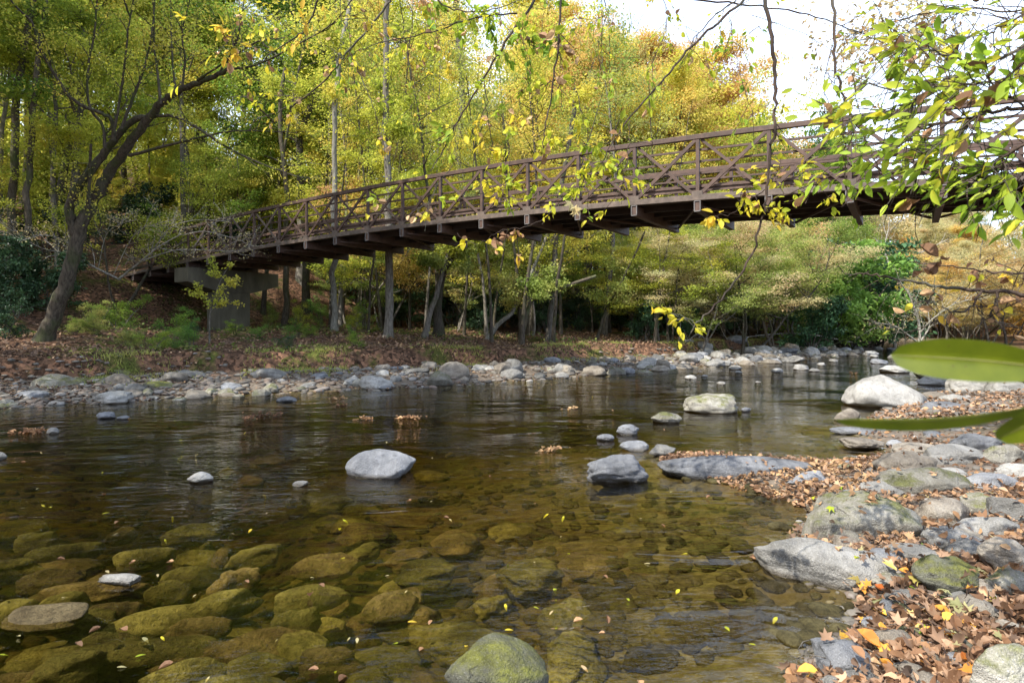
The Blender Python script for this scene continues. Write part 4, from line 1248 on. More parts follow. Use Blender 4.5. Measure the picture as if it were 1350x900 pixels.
R_('boulder', 1135, 905, 105, 42, 'blue', 'slanting slate slab at the bottom right', ratio=.9, facets=8, rz=-.7, zb=.03, tilt=(0, .25), seed=88)
R_('boulder', 1350, 925, 100, 62, 'mossy', 'dark mossy boulder filling the bottom right corner', ratio=.7, zb=.2, seed=91)
R_('rock', 259, 637, 34, 13, 'pale', 'small white rock breaking the water at the left')
R_('rock', 394, 641, 20, 6, 'pale', 'tiny pale rock between the two midstream stones')
R_('rock', 136, 552, 24, 9, 'blue', 'small pale rock just off the left bank')
R_('rock', 159, 553, 16, 5, 'blue', 'tiny flat rock beside the small pale rock off the left bank')
R_('rock', 67, 572, 16, 8, 'pale', 'small pale rock at the end of the leaf raft')
R_('rock', 150, 771, 56, 10, 'pale', 'white tip of a stone just breaking the water at the lower left', ratio=.5)
R_('rock', -4, 606, 16, 10, 'grey', 'grey rock at the left frame edge in the water')
R_('boulder', 62, 520, 66, 26, 'mossy', 'large grey boulder below the leaning tree')
R_('boulder', 30, 530, 50, 14, 'blue', 'flat pale rock at the left end of the far shore', facets=8)
R_('boulder', 136, 532, 56, 15, 'pale', 'flat pale slab at the water below the leaning tree', facets=8)
R_('boulder', 150, 503, 38, 17, 'verymossy', 'green mossy boulder on the far shore left of the pier', zb=.15)
R_('boulder', 203, 520, 46, 17, 'verymossy', 'moss-topped boulder at the far water edge left of the pier')
R_('boulder', 192, 500, 22, 13, 'tan', 'dark brown rock between the two mossy boulders', zb=.15)
R_('boulder', 238, 515, 26, 10, 'blue', 'small bluish rock right of the moss-topped boulder')
R_('boulder', 297, 517, 38, 12, 'blue', 'flat bluish rock below the pier')
R_('boulder', 376, 530, 28, 7, 'blue', 'flat rock in the shallows right of the pier')
R_('boulder', 494, 503, 34, 15, 'pale', 'bright white rock on the far shore below the thick trunk', facets=8)
R_('boulder', 578, 509, 36, 20, 'mossy', 'tall rounded pale boulder at the far water edge mid bridge')
R_('boulder', 688, 477, 22, 11, 'pale', 'pale rounded boulder at the foot of the far bank below the arching trunk', zb=.15)
R_('boulder', 562, 488, 30, 12, 'mossy', 'mossy boulder on the cobbles left of the tall rounded boulder', zb=.15)
R_('boulder', 648, 492, 20, 10, 'pale', 'pale boulder on the cobbles below the pale slanting tree', zb=.1)

for (px, py, w, h_, mt, fz, lb) in ((1075, 640, 60, 12, 'blue', 7, 'flat slate slab half in the leaves by the inner end of the spit'), (1205, 625, 76, 20, 'tan', 6, 'flat tan slab left of the upper rounded boulders'), (1175, 655, 56, 14, 'grey', 6, 'flat grey slab between the leafy strip and the rounded boulder'),
    (1310, 680, 70, 20, 'mossy', 6, 'lichened slab above the broad pale stone'), (1290, 740, 70, 20, 'grey', 6, 'grey slab between the broad pale stone and the mossy stone'), (1215, 748, 66, 18, 'grey', 6, 'grey slab just right of the long pale boulder'), (1345, 690, 60, 26, 'grey', 7, 'grey block cut by the right edge'),
    (1345, 790, 70, 30, 'mossy', 6, 'lichened boulder at the right edge above the corner boulder'), (1300, 596, 60, 18, 'blue', 6, 'slate slab under the tip of the third long leaf'), (1350, 635, 50, 18, 'pale', 6, 'pale slab at the right edge beside the blue-grey boulder'), (1145, 590, 50, 9, 'tan', 6, 'thin brown slab at the water below the dark ledge'),
    (1180, 780, 60, 16, 'mossy', 6, 'low lichened stone at the lower end of the long pale boulder')):
    R_('flat_rock', px, py, w * 1.1, h_ * 1.2, mt, lb, ratio=.62, rough=.12, facets=9, zb=max(.03, gz(*P(px, py, .1).xy) - .02), rz=rnd.uniform(-.6, .6))
HERO = [(o_.location.x, o_.location.y, max(o_.scale.x, .05), o_.scale.y) for o_ in bpy.data.objects if o_.get('category') == 'rock']
HA = np.array(HERO)
def hits_hero(x, y, k=.85):
    return bool((((HA[:, 0] - x) / (HA[:, 2] * k)) ** 2 + ((HA[:, 1] - y) / (HA[:, 3] * k)) ** 2 < 1).any())
def rock_at(name, x, y, z, w, d, h_, mat, label, group, meshes=RK, rz=None, cat='rock', sink=0.0):
    o_ = link(name, rnd.choice(meshes if name != 'submerged_stone' else RKB[:5] + RK[:8]))
    o_.location = (x, y, z - sink); o_.scale = (w, d, h_ / .7)
    o_.rotation_euler = (rnd.uniform(-.12, .12), rnd.uniform(-.12, .12), rnd.uniform(0, 6.28) if rz is None else rz)
    setmat(o_, ST[mat]); tag(o_, label, cat, group)
    return o_

SCN = dict(grey='grey', blue='slate-blue', tan='tan', pale='pale', mossy='lichened', bedA='olive', bedB='brown')
SHORE = ((40, 'by the left frame edge'), (110, 'below the leaning tree'), (172, 'by the green mossy boulder'), (260, 'by the moss-topped boulder'), (335, 'below the pier'), (405, 'right of the pier'), (470, 'below the pale trunk'), (530, 'by the bright white rock'),
         (615, 'by the tall rounded boulder'), (700, 'below the slanting pale tree'), (780, 'below the arching trunk'), (860, 'left of the olive bushes'), (960, 'below the olive bushes'), (1060, 'where the pool narrows'), (9999, 'by the river bend'))
def bedplace(px, py):
    c_ = 'at the lower left' if px < 260 else 'left of the bottom mossy boulder' if px < 520 else 'below the smooth midstream boulder' if px < 700 else 'below the angular slate rock' if px < 880 else 'beside the long pale boulder'
    return c_ + (', far row' if py < 680 else ', second row' if py < 740 else ', third row' if py < 810 else ', nearest row')
# cobbles of the far shore, largest first
fs = [Vector(p) for p in FAR]
def far_point(u_, off):
    """u in 0..1 along the photo part of the far shore, off metres inland"""
    pts = fs[1:12]
    Ls = [ (b_ - a_).length for a_, b_ in zip(pts[:-1], pts[1:])]
    t_ = u_ * sum(Ls)
    for (a_, b_), L_ in zip(zip(pts[:-1], pts[1:]), Ls):
        if t_ <= L_: break
        t_ -= L_
    t_ = min(t_, L_)
    d = (b_ - a_).normalized(); nn = Vector((-d.y, d.x))
    p = a_ + d * t_
    return p + nn * off
n_c = 0
while n_c < 235:
    u_ = rnd.random() ** .9; off = rnd.uniform(-.6, 3.2) if rnd.random() < .75 else rnd.uniform(-.3, 1.2)
    p = far_point(u_, off)
    if hits_hero(p.x, p.y, 1.0): continue
    px = 675 + p.x / p.y * F
    w = min(.40, abs(rnd.gauss(.13, .09)) + .07) * (1 + .012 * p.y)
    z = max(gz(p.x, p.y), -.06)
    mt_ = rnd.choice(('grey', 'grey', 'tan', 'blue', 'mossy', 'mossy', 'tan', 'tan', 'pale' if px > 420 else 'grey'))
    lm = [s_ for lim, s_ in SHORE if px < lim][0]
    hr_ = rnd.uniform(.45, .95)
    lab = '%s %s %s %s %s' % ('flat' if hr_ < .68 else 'rounded', 'large' if w > .24 else 'small' if w < .13 else 'medium', SCN[mt_] + ' cobble', lm, 'at the waterline' if off < .9 else 'mid strip' if off < 2.2 else 'high up')
    rock_at('cobble', p.x, p.y, z, w, w * rnd.uniform(.6, .95), w * hr_, mt_, lab, 'cobbles of the far shore', cat='cobble', sink=.02)
    n_c += 1
# rocks of the distant bar and the far river
for k in range(60):
    px = rnd.uniform(900, 1230); py = 459 + abs(rnd.gauss(0, 9)) + (8 if px < 1000 else 0)
    p = P(px, py)
    w = rnd.uniform(.18, .6)
    if py > 482 and rnd.random() < .6: continue
    rock_at('cobble', p.x, p.y, max(0, gz(p.x, p.y)), w, w * .8, w * rnd.uniform(.5, .8), rnd.choice(('pale', 'pale', 'grey', 'blue')), '%s rock of the distant bar %s' % ('large' if w > .42 else 'small', [s_ for lim, s_ in ((960, 'at its left end'), (1010, 'below the driftwood limb'), (1060, 'left of the bend evergreens'), (1110, 'below the bright evergreen'), (1160, 'at the riffle'), (9999, 'by the bare grey bush')) if px < lim][0] + (', back row' if py < 463 else ', middle row' if py < 470 else ', front row')), 'rocks of the distant bar', cat='cobble')
for (px, py, w, lb) in ((912, 500, 16, 'largest pale rock at the left side of the far pool'), (975, 492, 10, 'tiny pale rock in the middle of the far pool'), (930, 497, 9, 'tiny rock just right of the largest left rock of the far pool'), (1060, 488, 22, 'widest pale rock at the right side of the far pool'), (1075, 490, 14, 'pale rock touching the right end of the widest far pool rock'), (1027, 491, 16, 'pale rock left of the widest rock of the far pool'),
                    (952, 507, 12, 'pale rock of the far pool nearest the camera, above the flat-topped boulder'), (1000, 505, 8, 'smallest pale speck of rock right above the flat-topped boulder'), (1085, 482, 12, 'farthest pale rock of the far pool near the bar')):
    R_('rock', px, py, w, w * .35, 'pale', lb, group='small rocks in the far pool', mesh=rnd.choice(RK))
RBL = ((1152, 690, 'the big lichened boulder'), (1100, 750, 'the long pale boulder'), (1238, 650, 'the rounded brown-topped boulder'), (1318, 645, 'the blue-grey edge boulder'), (1265, 765, 'the dark mossy stone'), (1316, 700, 'the broad pale stone'), (1345, 880, 'the corner boulder'), (1135, 880, 'the slanting slate slab'), (1270, 605, 'the upper grey boulder'), (1200, 572, 'the dark wet ledge'), (1256, 685, 'the wedge-shaped boulder'), (1220, 840, 'the curved root'))
# filler stones of the right bank
c_ = 0
while c_ < 42:
    px = rnd.uniform(1080, 1400); py = rnd.uniform(560, 900); zb = .12
    p = P(px, py, zb)
    g = gz(p.x, p.y)
    if g < .02 or hits_hero(p.x, p.y, .9): continue
    w = rnd.uniform(.05, .16) * (1 if py < 700 else .7)
    rock_at('stone', p.x, p.y, g, w, w * .8, w * rnd.uniform(.5, .8), (ms_ := rnd.choice(('grey', 'tan', 'blue', 'mossy'))), '%s%s stone in the leaves beside %s' % ('small ' if w < .1 else '', SCN[ms_], min(RBL, key=lambda q_: (q_[0] - px) ** 2 + (q_[1] - py) ** 2)[2]), 'small stones of the right bank', cat='stone')
    c_ += 1

# submerged stones
def sub_rock(px, py, wpx, ratio, rz, mat, lab, grp, top=-.07, hh=.20):
    p = P(px, py, top); w = wpx * p.y / F / 2
    o_ = rock_at('submerged_stone', p.x, p.y, top - hh * .7, w, w * ratio, hh * .7 * 1.0, mat, lab, grp, rz=rz, cat='stone')
    o_.rotation_euler.x = rnd.uniform(-.08, .08); o_.rotation_euler.y = rnd.uniform(-.08, .08)
    return o_
lay = [(215, 800, 240, .30), (300, 780, 180, .3), (130, 760, 210, .3), (60, 750, 160, .3), (400, 770, 200, .35), (190, 840, 260, .35), (330, 830, 210, .35), (90, 860, 170, .4), (250, 745, 110, .3),
       (180, 720, 120, .3), (90, 715, 150, .25), (430, 730, 140, .35), (330, 720, 120, .35), (10, 735, 130, .3), (440, 850, 160, .4), (120, 800, 130, .3), (300, 890, 200, .4), (60, 700, 90, .3), (520, 780, 150, .4), (250, 690, 110, .3), (150, 790, 120, .35), (270, 810, 130, .3), (380, 800, 120, .35), (230, 765, 100, .3), (350, 860, 150, .4), (140, 830, 140, .3), (20, 790, 130, .35), (240, 870, 160, .35), (90, 780, 110, .3), (310, 750, 100, .3), (40, 880, 150, .4)]
for (px, py, w, ra) in lay:
    sub_rock(px + rnd.uniform(-12, 12), py, w * rnd.uniform(.5, .72), ra, .45 + rnd.uniform(-.2, .2), rnd.choice(('bedA', 'bedB', 'bedA')), 'long slab under water ' + bedplace(px, py), 'submerged slabs at the lower left', top=rnd.uniform(-.12, -.04))
b_ = put_rock('submerged_stone', 45, 835, 105, 22, 'bedB', 'broad orange-brown block just under the surface at the lower left', cat='stone', ratio=.8, zb=-.06, facets=8)
lay = [(745, 795, 90), (700, 740, 110), (770, 735, 100), (820, 700, 110), (850, 735, 95), (900, 700, 100), (930, 740, 110), (880, 780, 110), (810, 800, 120), (650, 760, 110), (620, 830, 160), (960, 800, 130), (760, 850, 140), (900, 860, 150), (1010, 830, 100),
       (560, 740, 90), (600, 700, 110), (680, 690, 100), (750, 680, 90), (960, 680, 90), (1000, 730, 90), (540, 670, 120), (480, 690, 90), (830, 660, 90), (640, 655, 80), (900, 655, 90), (700, 890, 150), (500, 870, 150), (960, 880, 140), (1040, 870, 110), (570, 620, 80), (720, 630, 70), (640, 610, 70), (430, 650, 80)]
for (px, py, w) in lay:
    sub_rock(px, py, w * rnd.uniform(.75, 1.05), rnd.uniform(.6, .85), rnd.uniform(0, 6.28), rnd.choice(('bedA', 'bedA', 'bedB')), 'big rounded stone under water ' + bedplace(px, py), 'submerged stones in mid river', top=rnd.uniform(-.24, -.09) - (.15 if py < 700 else 0))
for k in range(90):
    px = rnd.uniform(-40, 1080); py = 590 + 310 * rnd.random() ** 1.0
    p = P(px, py, -.15)
    if shore(p.x, p.y) > 0: continue
    sub_rock(px, py, rnd.uniform(30, 95) * (py - 430) / 320, rnd.uniform(.5, .9), rnd.uniform(0, 6.28), rnd.choice(('bedA', 'bedB', 'bedA')), 'smaller stone on the river bed ' + bedplace(px, py), 'small stones on the river bed', top=rnd.uniform(-.30, -.14) - (.22 if py < 690 else 0), hh=.16)

def batch_rocks(name, pts, sizes, mat, kind='stuff'):
    base = []
    for me in RKL:
        vv = np.zeros(len(me.vertices) * 3); me.vertices.foreach_get('co', vv)
        ff = np.zeros(len(me.polygons) * 3, dtype=np.int32); me.polygons.foreach_get('vertices', ff)
        base.append((vv.reshape(-1, 3), ff.reshape(-1, 3)))
    Vs, Fs, b_ = [], [], 0
    rs = np.random.RandomState(len(pts))
    for p, s_ in zip(pts, sizes):
        v, f = base[rs.randint(len(base))]
        a_ = rs.rand() * 6.28; c, sn = math.cos(a_), math.sin(a_)
        R = np.array([[c, -sn, 0], [sn, c, 0], [0, 0, 1]])
        Vs.append((v * np.array([s_, s_ * rs.uniform(.6, 1), s_ * rs.uniform(.5, 1.1)])) @ R.T + np.array(p)); Fs.append(f + b_); b_ += len(v)
    o_ = link(name, npmesh(name, np.concatenate(Vs), np.concatenate(Fs), True), mat)
    o_['kind'] = kind
    o_['label'] = 'mass of small pebbles filling the gaps between larger stones'
    return o_
def pebble_mat(name):
    m, t, out = nt(name)
    geo = N(t, 'ShaderNodeNewGeometry')
    c = ramp(t, geo.outputs['Random Per Island'], [(0, (.06, .045, .035)), (.3, (.11, .10, .085)), (.6, (.17, .155, .13)), (.85, (.15, .11, .085)), (1, (.30, .29, .27))])
    b = noise_n(t, geo.outputs['Position'], 40, 4, .7)
    c = mixc(t, maprange(t, b, .45, .7, 0, .5), c, (.09, .08, .07))
    bs = N(t, 'ShaderNodeBsdfPrincipled', Roughness=.85)
    t.links.new(c, bs.inputs['Base Color']); t.links.new(bs.outputs[0], out.inputs['Surface'])
    return m
M_peb = pebble_mat('pebbles')
pts = []; sz = []
for k in range(3000):
    p = far_point(rnd.random(), rnd.uniform(-.7, 3.4))
    g = gz(p.x, p.y) if k % 1 == 0 else 0
    pts.append((p.x, p.y, g)); sz.append(rnd.uniform(.03, .12) * (1 + p.y * .01))
while len(pts) < 4500:
    p = P(rnd.uniform(-100, 300), rnd.uniform(488, 575), .05)
    if -.8 < shore(p.x, p.y) < 4: pts.append((p.x, p.y, gz(p.x, p.y))); sz.append(rnd.uniform(.03, .1))
batch_rocks('far_shore_pebbles', pts, sz, M_peb)
pts = []; sz = []
while len(pts) < 1800:
    p = P(rnd.uniform(1050, 1420), rnd.uniform(500, 900), .1); g = gz(p.x, p.y)
    if g < -.02: continue
    pts.append((p.x, p.y, g)); sz.append(rnd.uniform(.012, .05))
while len(pts) < 3300:
    p = P(rnd.uniform(1150, 1500), rnd.uniform(478, 560), .1); g = gz(p.x, p.y)
    if g > -.02: pts.append((p.x, p.y, g)); sz.append(rnd.uniform(.02, .10))
batch_rocks('right_bank_pebbles', pts, sz, M_peb)
mb_ = bedstone('bed gravel', [(.05, .042, .022), (.13, .11, .05), (.27, .23, .11)])
pts = []; sz = []
while len(pts) < 2600:
    p = P(rnd.uniform(-80, 1120), 560 + 360 * rnd.random(), -.3)
    if shore(p.x, p.y) > 0: continue
    pts.append((p.x, p.y, gz(p.x, p.y))); sz.append(rnd.uniform(.02, .09))
batch_rocks('river_bed_gravel', pts, sz, mb_)

# ------------------------------------------------------------------ fallen leaves (uncountable)
def rest_heights(x, y):
    """height of ground or rock tops under a set of points, by casting down"""
    return None
bpy.context.view_layer.update()
from mathutils.bvhtree import BVHTree
def bvh_of(objs):
    vs, fs_, b_ = [], [], 0
    for o_ in objs:
        mw = o_.matrix_world
        vv = [mw @ v.co for v in o_.data.vertices]
        vs += vv; fs_ += [tuple(i + b_ for i in p_.vertices) for p_ in o_.data.polygons]; b_ += len(vv)
    return BVHTree.FromPolygons(vs, fs_)
RB = bvh_of([o_ for o_ in bpy.data.objects if o_.type == 'MESH' and (o_.name.startswith(('boulder', 'flat_rock', 'stone')) or (o_.name.startswith('rock'))) and 0 < o_.location.y < 14 and o_.location.x > -1])
def litter(name, n_, region, zfun, size, mats_tpl, label, up=.8, lift=.0, rs=None, rocks=False, prob=1.0):
    rs = rs or np.random.RandomState(n_)
    pts = []
    tries = 0
    while len(pts) < n_ and tries < n_ * 12:
        tries += 1
        x, y = region(rs)
        z = zfun(x, y)
        if z is None: continue
        if rocks:
            hit = RB.ray_cast(Vector((x, y, 3)), Vector((0, 0, -1)))
            if hit[0] is not None and hit[0].z > z:
                if rs.rand() > .10 or hit[1].z < .75: continue
                z = hit[0].z
        pts.append((x, y, z + rs.uniform(.002, lift + .003)))
    pts = np.array(pts)
    k_ = len(mats_tpl); part = np.array_split(np.arange(len(pts)), k_)
    for i, (tpl, mat, sc) in enumerate(mats_tpl):
        q = pts[part[i]] if k_ > 1 else pts
        if k_ > 1:
            q = pts[i::k_]
        n2 = len(q)
        ax = rand_dirs(rs, n2) * np.array([1, 1, .35]); nr = rand_dirs(rs, n2) * (1 - up) + np.array([0, 0, up])
        o_ = link(name, leaves_mesh(name, q, ax, nr, size * sc * rs.uniform(.6, 1.25, n2), tpl), mat)
        o_['kind'] = 'stuff'; o_['label'] = label
def rb_region(rs):
    px, py = rs.uniform(1040, 1420), 515 + 400 * rs.rand() ** .8
    p = P(px, py, .12); return p.x, p.y
def zr(x, y):
    g = gz(x, y)
    if vnoise(np.array([x * 2.1]), np.array([y * 2.1]))[0] + .5 * vnoise(np.array([x * 6.3]), np.array([y * 6.3]))[0] > .16 and rnd.random() < .8: return None
    return g if g > .005 else None
def rb2(rs):
    p = P(rs.uniform(1150, 1500), rs.uniform(480, 560), .1); return p.x, p.y
litter('leaf_litter', 3500, rb2, lambda x, y: gz(x, y) if gz(x, y) > .02 else None, .085, [(T_CURL, FOL['litter'], 1.0), (T_KITE, FOL['litter'], 1.0)], 'fallen leaves among the stones behind the pale boulder', up=.6, lift=.04, rocks=True)
LB = 'layer of brown and orange fallen leaves covering the right bank'
litter('leaf_litter', 7500, rb_region, zr, .058, [(T_CURL, FOL['litter'], 1.0), (T_MAPLE, FOL['litter'], 1.25), (T_OVATE2, FOL['dead'], 1.2), (T_MAPLE2, FOL['dead'], 1.35), (T_CURL, FOL['dead'], 1.2), (T_MAPLE, FOL['litterfar'], 1.1), (T_CURL, FOL['litterfar'], .7)], LB, up=.5, lift=.05, rocks=True)
litter('leaf_litter', 110, rb_region, zr, .08, [(T_MAPLE, FOL['pale'], 1.0), (T_MAPLE2, FOL['nearyellow'], 1.0), (T_MAPLE2, FOL['orange'], 1.1)], LB, up=.8, lift=.06, rocks=True)
def lowright(rs):
    p = P(rs.uniform(1030, 1330), rs.uniform(765, 905), .08); return p.x, p.y
litter('leaf_litter', 90, lowright, lambda x, y: gz(x, y) if gz(x, y) > -.01 else None, .085, [(T_MAPLE, FOL['orangeleaf'], 1.1), (T_MAPLE2, FOL['pale'], 1.1), (T_CURL, FOL['orangeleaf'], 1.0), (T_MAPLE, FOL['litter'], 1.3)], LB, up=.65, lift=.07, rocks=True)
def spit_region(rs):
    u_ = rs.rand(); a_ = P(872, 606).lerp(P(1180, 612), u_); w_ = .06 + .5 * u_
    b = P(872 + (1062 - 872) * u_, 612 + 60 * u_)
    q = a_.lerp(b, rs.rand()); return q.x, q.y
litter('leaf_litter', 2200, spit_region, lambda x, y: max(gz(x, y), .002), .055, [(T_CURL, FOL['litter'], 1.0), (T_MAPLE, FOL['litter'], .9), (T_CURL, FOL['dead'], 1)], LB, up=.6, lift=.03, rocks=True)
def farr(rs):
    p = far_point(rs.rand(), rs.uniform(-.3, 5)); return p.x, p.y
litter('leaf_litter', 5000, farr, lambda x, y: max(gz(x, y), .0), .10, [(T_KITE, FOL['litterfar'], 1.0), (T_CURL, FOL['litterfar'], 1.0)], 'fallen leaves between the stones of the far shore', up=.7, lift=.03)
def leftshore(rs):
    p = P(rs.uniform(-80, 260), rs.uniform(482, 560), .1); return p.x, p.y
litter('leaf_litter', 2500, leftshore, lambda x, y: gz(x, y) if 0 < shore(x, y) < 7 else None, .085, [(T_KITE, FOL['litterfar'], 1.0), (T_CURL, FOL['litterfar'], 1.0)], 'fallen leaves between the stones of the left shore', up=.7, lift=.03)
def slopereg(rs):
    Y = rs.uniform(14, 34); px = rs.uniform(-60, 900); return (px - 675) / F * Y, Y
def zslope(x, y):
    return gz(x, y) if water_ok(x, y, 3.5) else None
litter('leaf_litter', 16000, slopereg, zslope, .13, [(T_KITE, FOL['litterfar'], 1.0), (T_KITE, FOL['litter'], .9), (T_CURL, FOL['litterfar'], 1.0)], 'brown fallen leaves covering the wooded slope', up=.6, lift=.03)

# floating leaves and leaf clumps on the water
def wreg(rs):
    p = P(rs.uniform(-20, 1050), 500 + 400 * rs.rand() ** 1.3); return p.x, p.y
litter('floating_leaves', 140, wreg, lambda x, y: .004 if shore(x, y) < 0 else None, .05, [(T_OVATE2, FOL['nearyellow'], 1.0), (T_OVATE2, FOL['pale'], .8), (T_CURL, FOL['dead'], 1)], 'scattered yellow and tan leaves floating on the river', up=.97, lift=.002)
def clump(px, py, wpx, n_, lab):
    c = P(px, py); w = wpx * c.y / F / 2
    rs = np.random.RandomState(int(px))
    q = np.stack([c.x + rs.normal(size=n_) * w * .48, c.y + rs.normal(size=n_) * w * .36, np.abs(rs.normal(size=n_)) * .014 + .004], 1)
    o_ = link('leaf_clump', leaves_mesh('leaf_clump', q, rand_dirs(rs, n_) * np.array([1, 1, .3]), rand_dirs(rs, n_) * .4 + np.array([0, 0, .6]), .075 * rs.uniform(.5, 1.2, n_), T_CURL), FOL['dead'])
    tag(o_, lab, 'leaf clump')
clump(541, 552, 34, 45, 'clump of brown leaves snagged right of centre in the upper river')
clump(483, 553, 18, 34, 'small brown leaf clump left of the larger snagged clump')
clump(722, 595, 26, 30, 'orange-brown leaf clump caught in the riffle left of the midstream rocks')
clump(350, 548, 40, 40, 'low raft of brown leaves off the far shore below the pier')
clump(328, 553, 26, 20, 'small leaf raft at the left end of the low raft')
clump(38, 570, 34, 70, 'leaf raft with sticks at the left edge of the river')
clump(445, 526, 22, 30, 'brown leaf heap in the shallows right of the pier')
clump(750, 539, 18, 14, 'faint leaf clump above the midstream riffle')
clump(452, 535, 20, 14, 'leaf clump just below the brown leaf heap')
clump(1126, 492, 14, 12, 'yellow-brown leaf clump by the large pale boulder')

# mossy turf along the edge of the far bank, and grass tufts
def tuftreg(rs):
    p = far_point(rs.rand(), 3.7 + rs.normal() * .7); return p.x, p.y
rs = np.random.RandomState(5)
n_ = 26000
pp = np.array([tuftreg(rs) for _ in range(n_)])
mask_ = vnoise(pp[:, 0] * .5, pp[:, 1] * .5) + .25 * vnoise(pp[:, 0] * 2, pp[:, 1] * 2) > -.12
pp = pp[mask_]; zz = ground(pp[:, 0], pp[:, 1])
q = np.stack([pp[:, 0], pp[:, 1], zz], 1); n_ = len(q)
ax = rand_dirs(rs, n_) * .6 + np.array([0, 0, .8]); 
o = link('bank_grass', leaves_mesh('bank_grass', q, ax, rand_dirs(rs, n_), rs.uniform(.05, .16, n_), (np.array([(0, .1, 0), (1, 0, .1), (0, -.1, 0)]), np.array([(0, 1, 2)]))), FOL['olive'])
o['kind'] = 'stuff'; o['label'] = 'grass and moss fringe along the far bank edge'
n_ = 15000
pp = np.stack([rs.uniform(-26, 8, n_), rs.uniform(15, 34, n_)], 1)
mask_ = (vnoise(pp[:, 0] * .45, pp[:, 1] * .45) + .3 * vnoise(pp[:, 0] * 1.9, pp[:, 1] * 1.9) > .06) & ~inside(pp[:, 0], pp[:, 1], POLY) & (seg_dist(pp[:, 0], pp[:, 1], FAR) > 3.9)
pp = pp[mask_]; zz = ground(pp[:, 0], pp[:, 1]); n_ = len(pp)
q = np.stack([pp[:, 0], pp[:, 1], zz + rs.uniform(0, .22, n_)], 1)
o = link('ground_cover', leaves_mesh('ground_cover', q, rand_dirs(rs, n_) * np.array([1, 1, .4]), rand_dirs(rs, n_) * .5 + np.array([0, 0, .5]), rs.uniform(.07, .16, n_), T_KITE), FOL['undercover'])
o['kind'] = 'stuff'; o['label'] = 'low green ground cover on the wooded slope'
# moss on the right bank
n_ = 16000
cs = [(P(1230, 800, .15), .25), (P(1290, 770, .15), .3), (P(1190, 735, .1), .15), (P(1320, 850, .2), .25)]
q = []
while len(q) < n_:
    c, w = cs[rs.randint(len(cs))]
    x, y = c.x + rs.normal() * w, c.y + rs.normal() * w * .7
    if vnoise(np.array([x * 5]), np.array([y * 5]))[0] < -.05: continue
    g = gz(x, y)
    if g < .05: 
        n_ -= 1
        continue
    q.append((x, y, g))
q = np.array(q); n_ = len(q)
o = link('moss', leaves_mesh('moss', q, rand_dirs(rs, n_) * .6 + np.array([0, 0, .7]), rand_dirs(rs, n_), rs.uniform(.008, .022, n_), (np.array([(0, .16, 0), (1, 0, .1), (0, -.16, 0)]), np.array([(0, 1, 2)]))), FOL['bright'])
o['kind'] = 'stuff'; o['label'] = 'short green moss between the fallen leaves'

rs = np.random.RandomState(77); tw = []
while len(tw) < 130:
    x, y = rb_region(rs); g = gz(x, y)
    if g < .02: continue
    L_ = rs.uniform(.06, .35); az = rs.rand() * 6.28; r_ = rs.uniform(.0015, .005)
    p = np.array([[x + math.cos(az + .3 * k) * L_ * k / 4, y + math.sin(az + .3 * k) * L_ * k / 4, gz(x, y) + .03 + rs.normal() * .008] for k in range(5)])
    tw.append((p, np.linspace(r_, r_ * .4, 5)))
o = link('fallen_twigs', tubes_mesh('fallen_twigs', tw, 5), BARK['grey']); o['kind'] = 'stuff'; o['label'] = 'small fallen twigs scattered over the leaf litter'
# exposed roots and sticks on the right bank
def stick(pxs, zb, r0, r1, label, mat='grey', name='root', cat='root', arch=.03):
    w = [P(px, py, zb) for px, py in pxs]
    rs = np.random.RandomState(int(pxs[0][0] + pxs[0][1])); p = []
    for i in range(len(w) - 1):
        for k in range(6):
            q_ = w[i].lerp(w[i + 1], k / 6); q_.z = gz(q_.x, q_.y) + arch * math.sin(3.1 * (i + k / 6) / (len(w) - 1)) + .015
            p.append(np.array(q_) + rs.normal(size=3) * r0 * .3)
    o_ = link(name, tubes_mesh(name, [(np.array(p), np.linspace(r0, r1, len(p)))], 8), BARK[mat]); tag(o_, label, cat)
stick([(1225, 830), (1250, 828), (1275, 845), (1290, 870), (1320, 885)], .15, .018, .010, 'thick curved root snaking through the leaves at the lower right')
stick([(1160, 800), (1172, 825), (1165, 850)], .12, .008, .005, 'thin curved root below the pale flat boulder')
stick([(1215, 840), (1235, 865), (1260, 895)], .15, .014, .008, 'straight root left of the thick curved root')
stick([(1240, 765), (1280, 763), (1310, 780), (1330, 800)], .15, .005, .003, 'thin pale twig lying over the moss', 'pale', 'twig', 'twig')
stick([(1150, 885), (1185, 880), (1215, 890)], .12, .010, .006, 'short root beside the slanting slate slab')
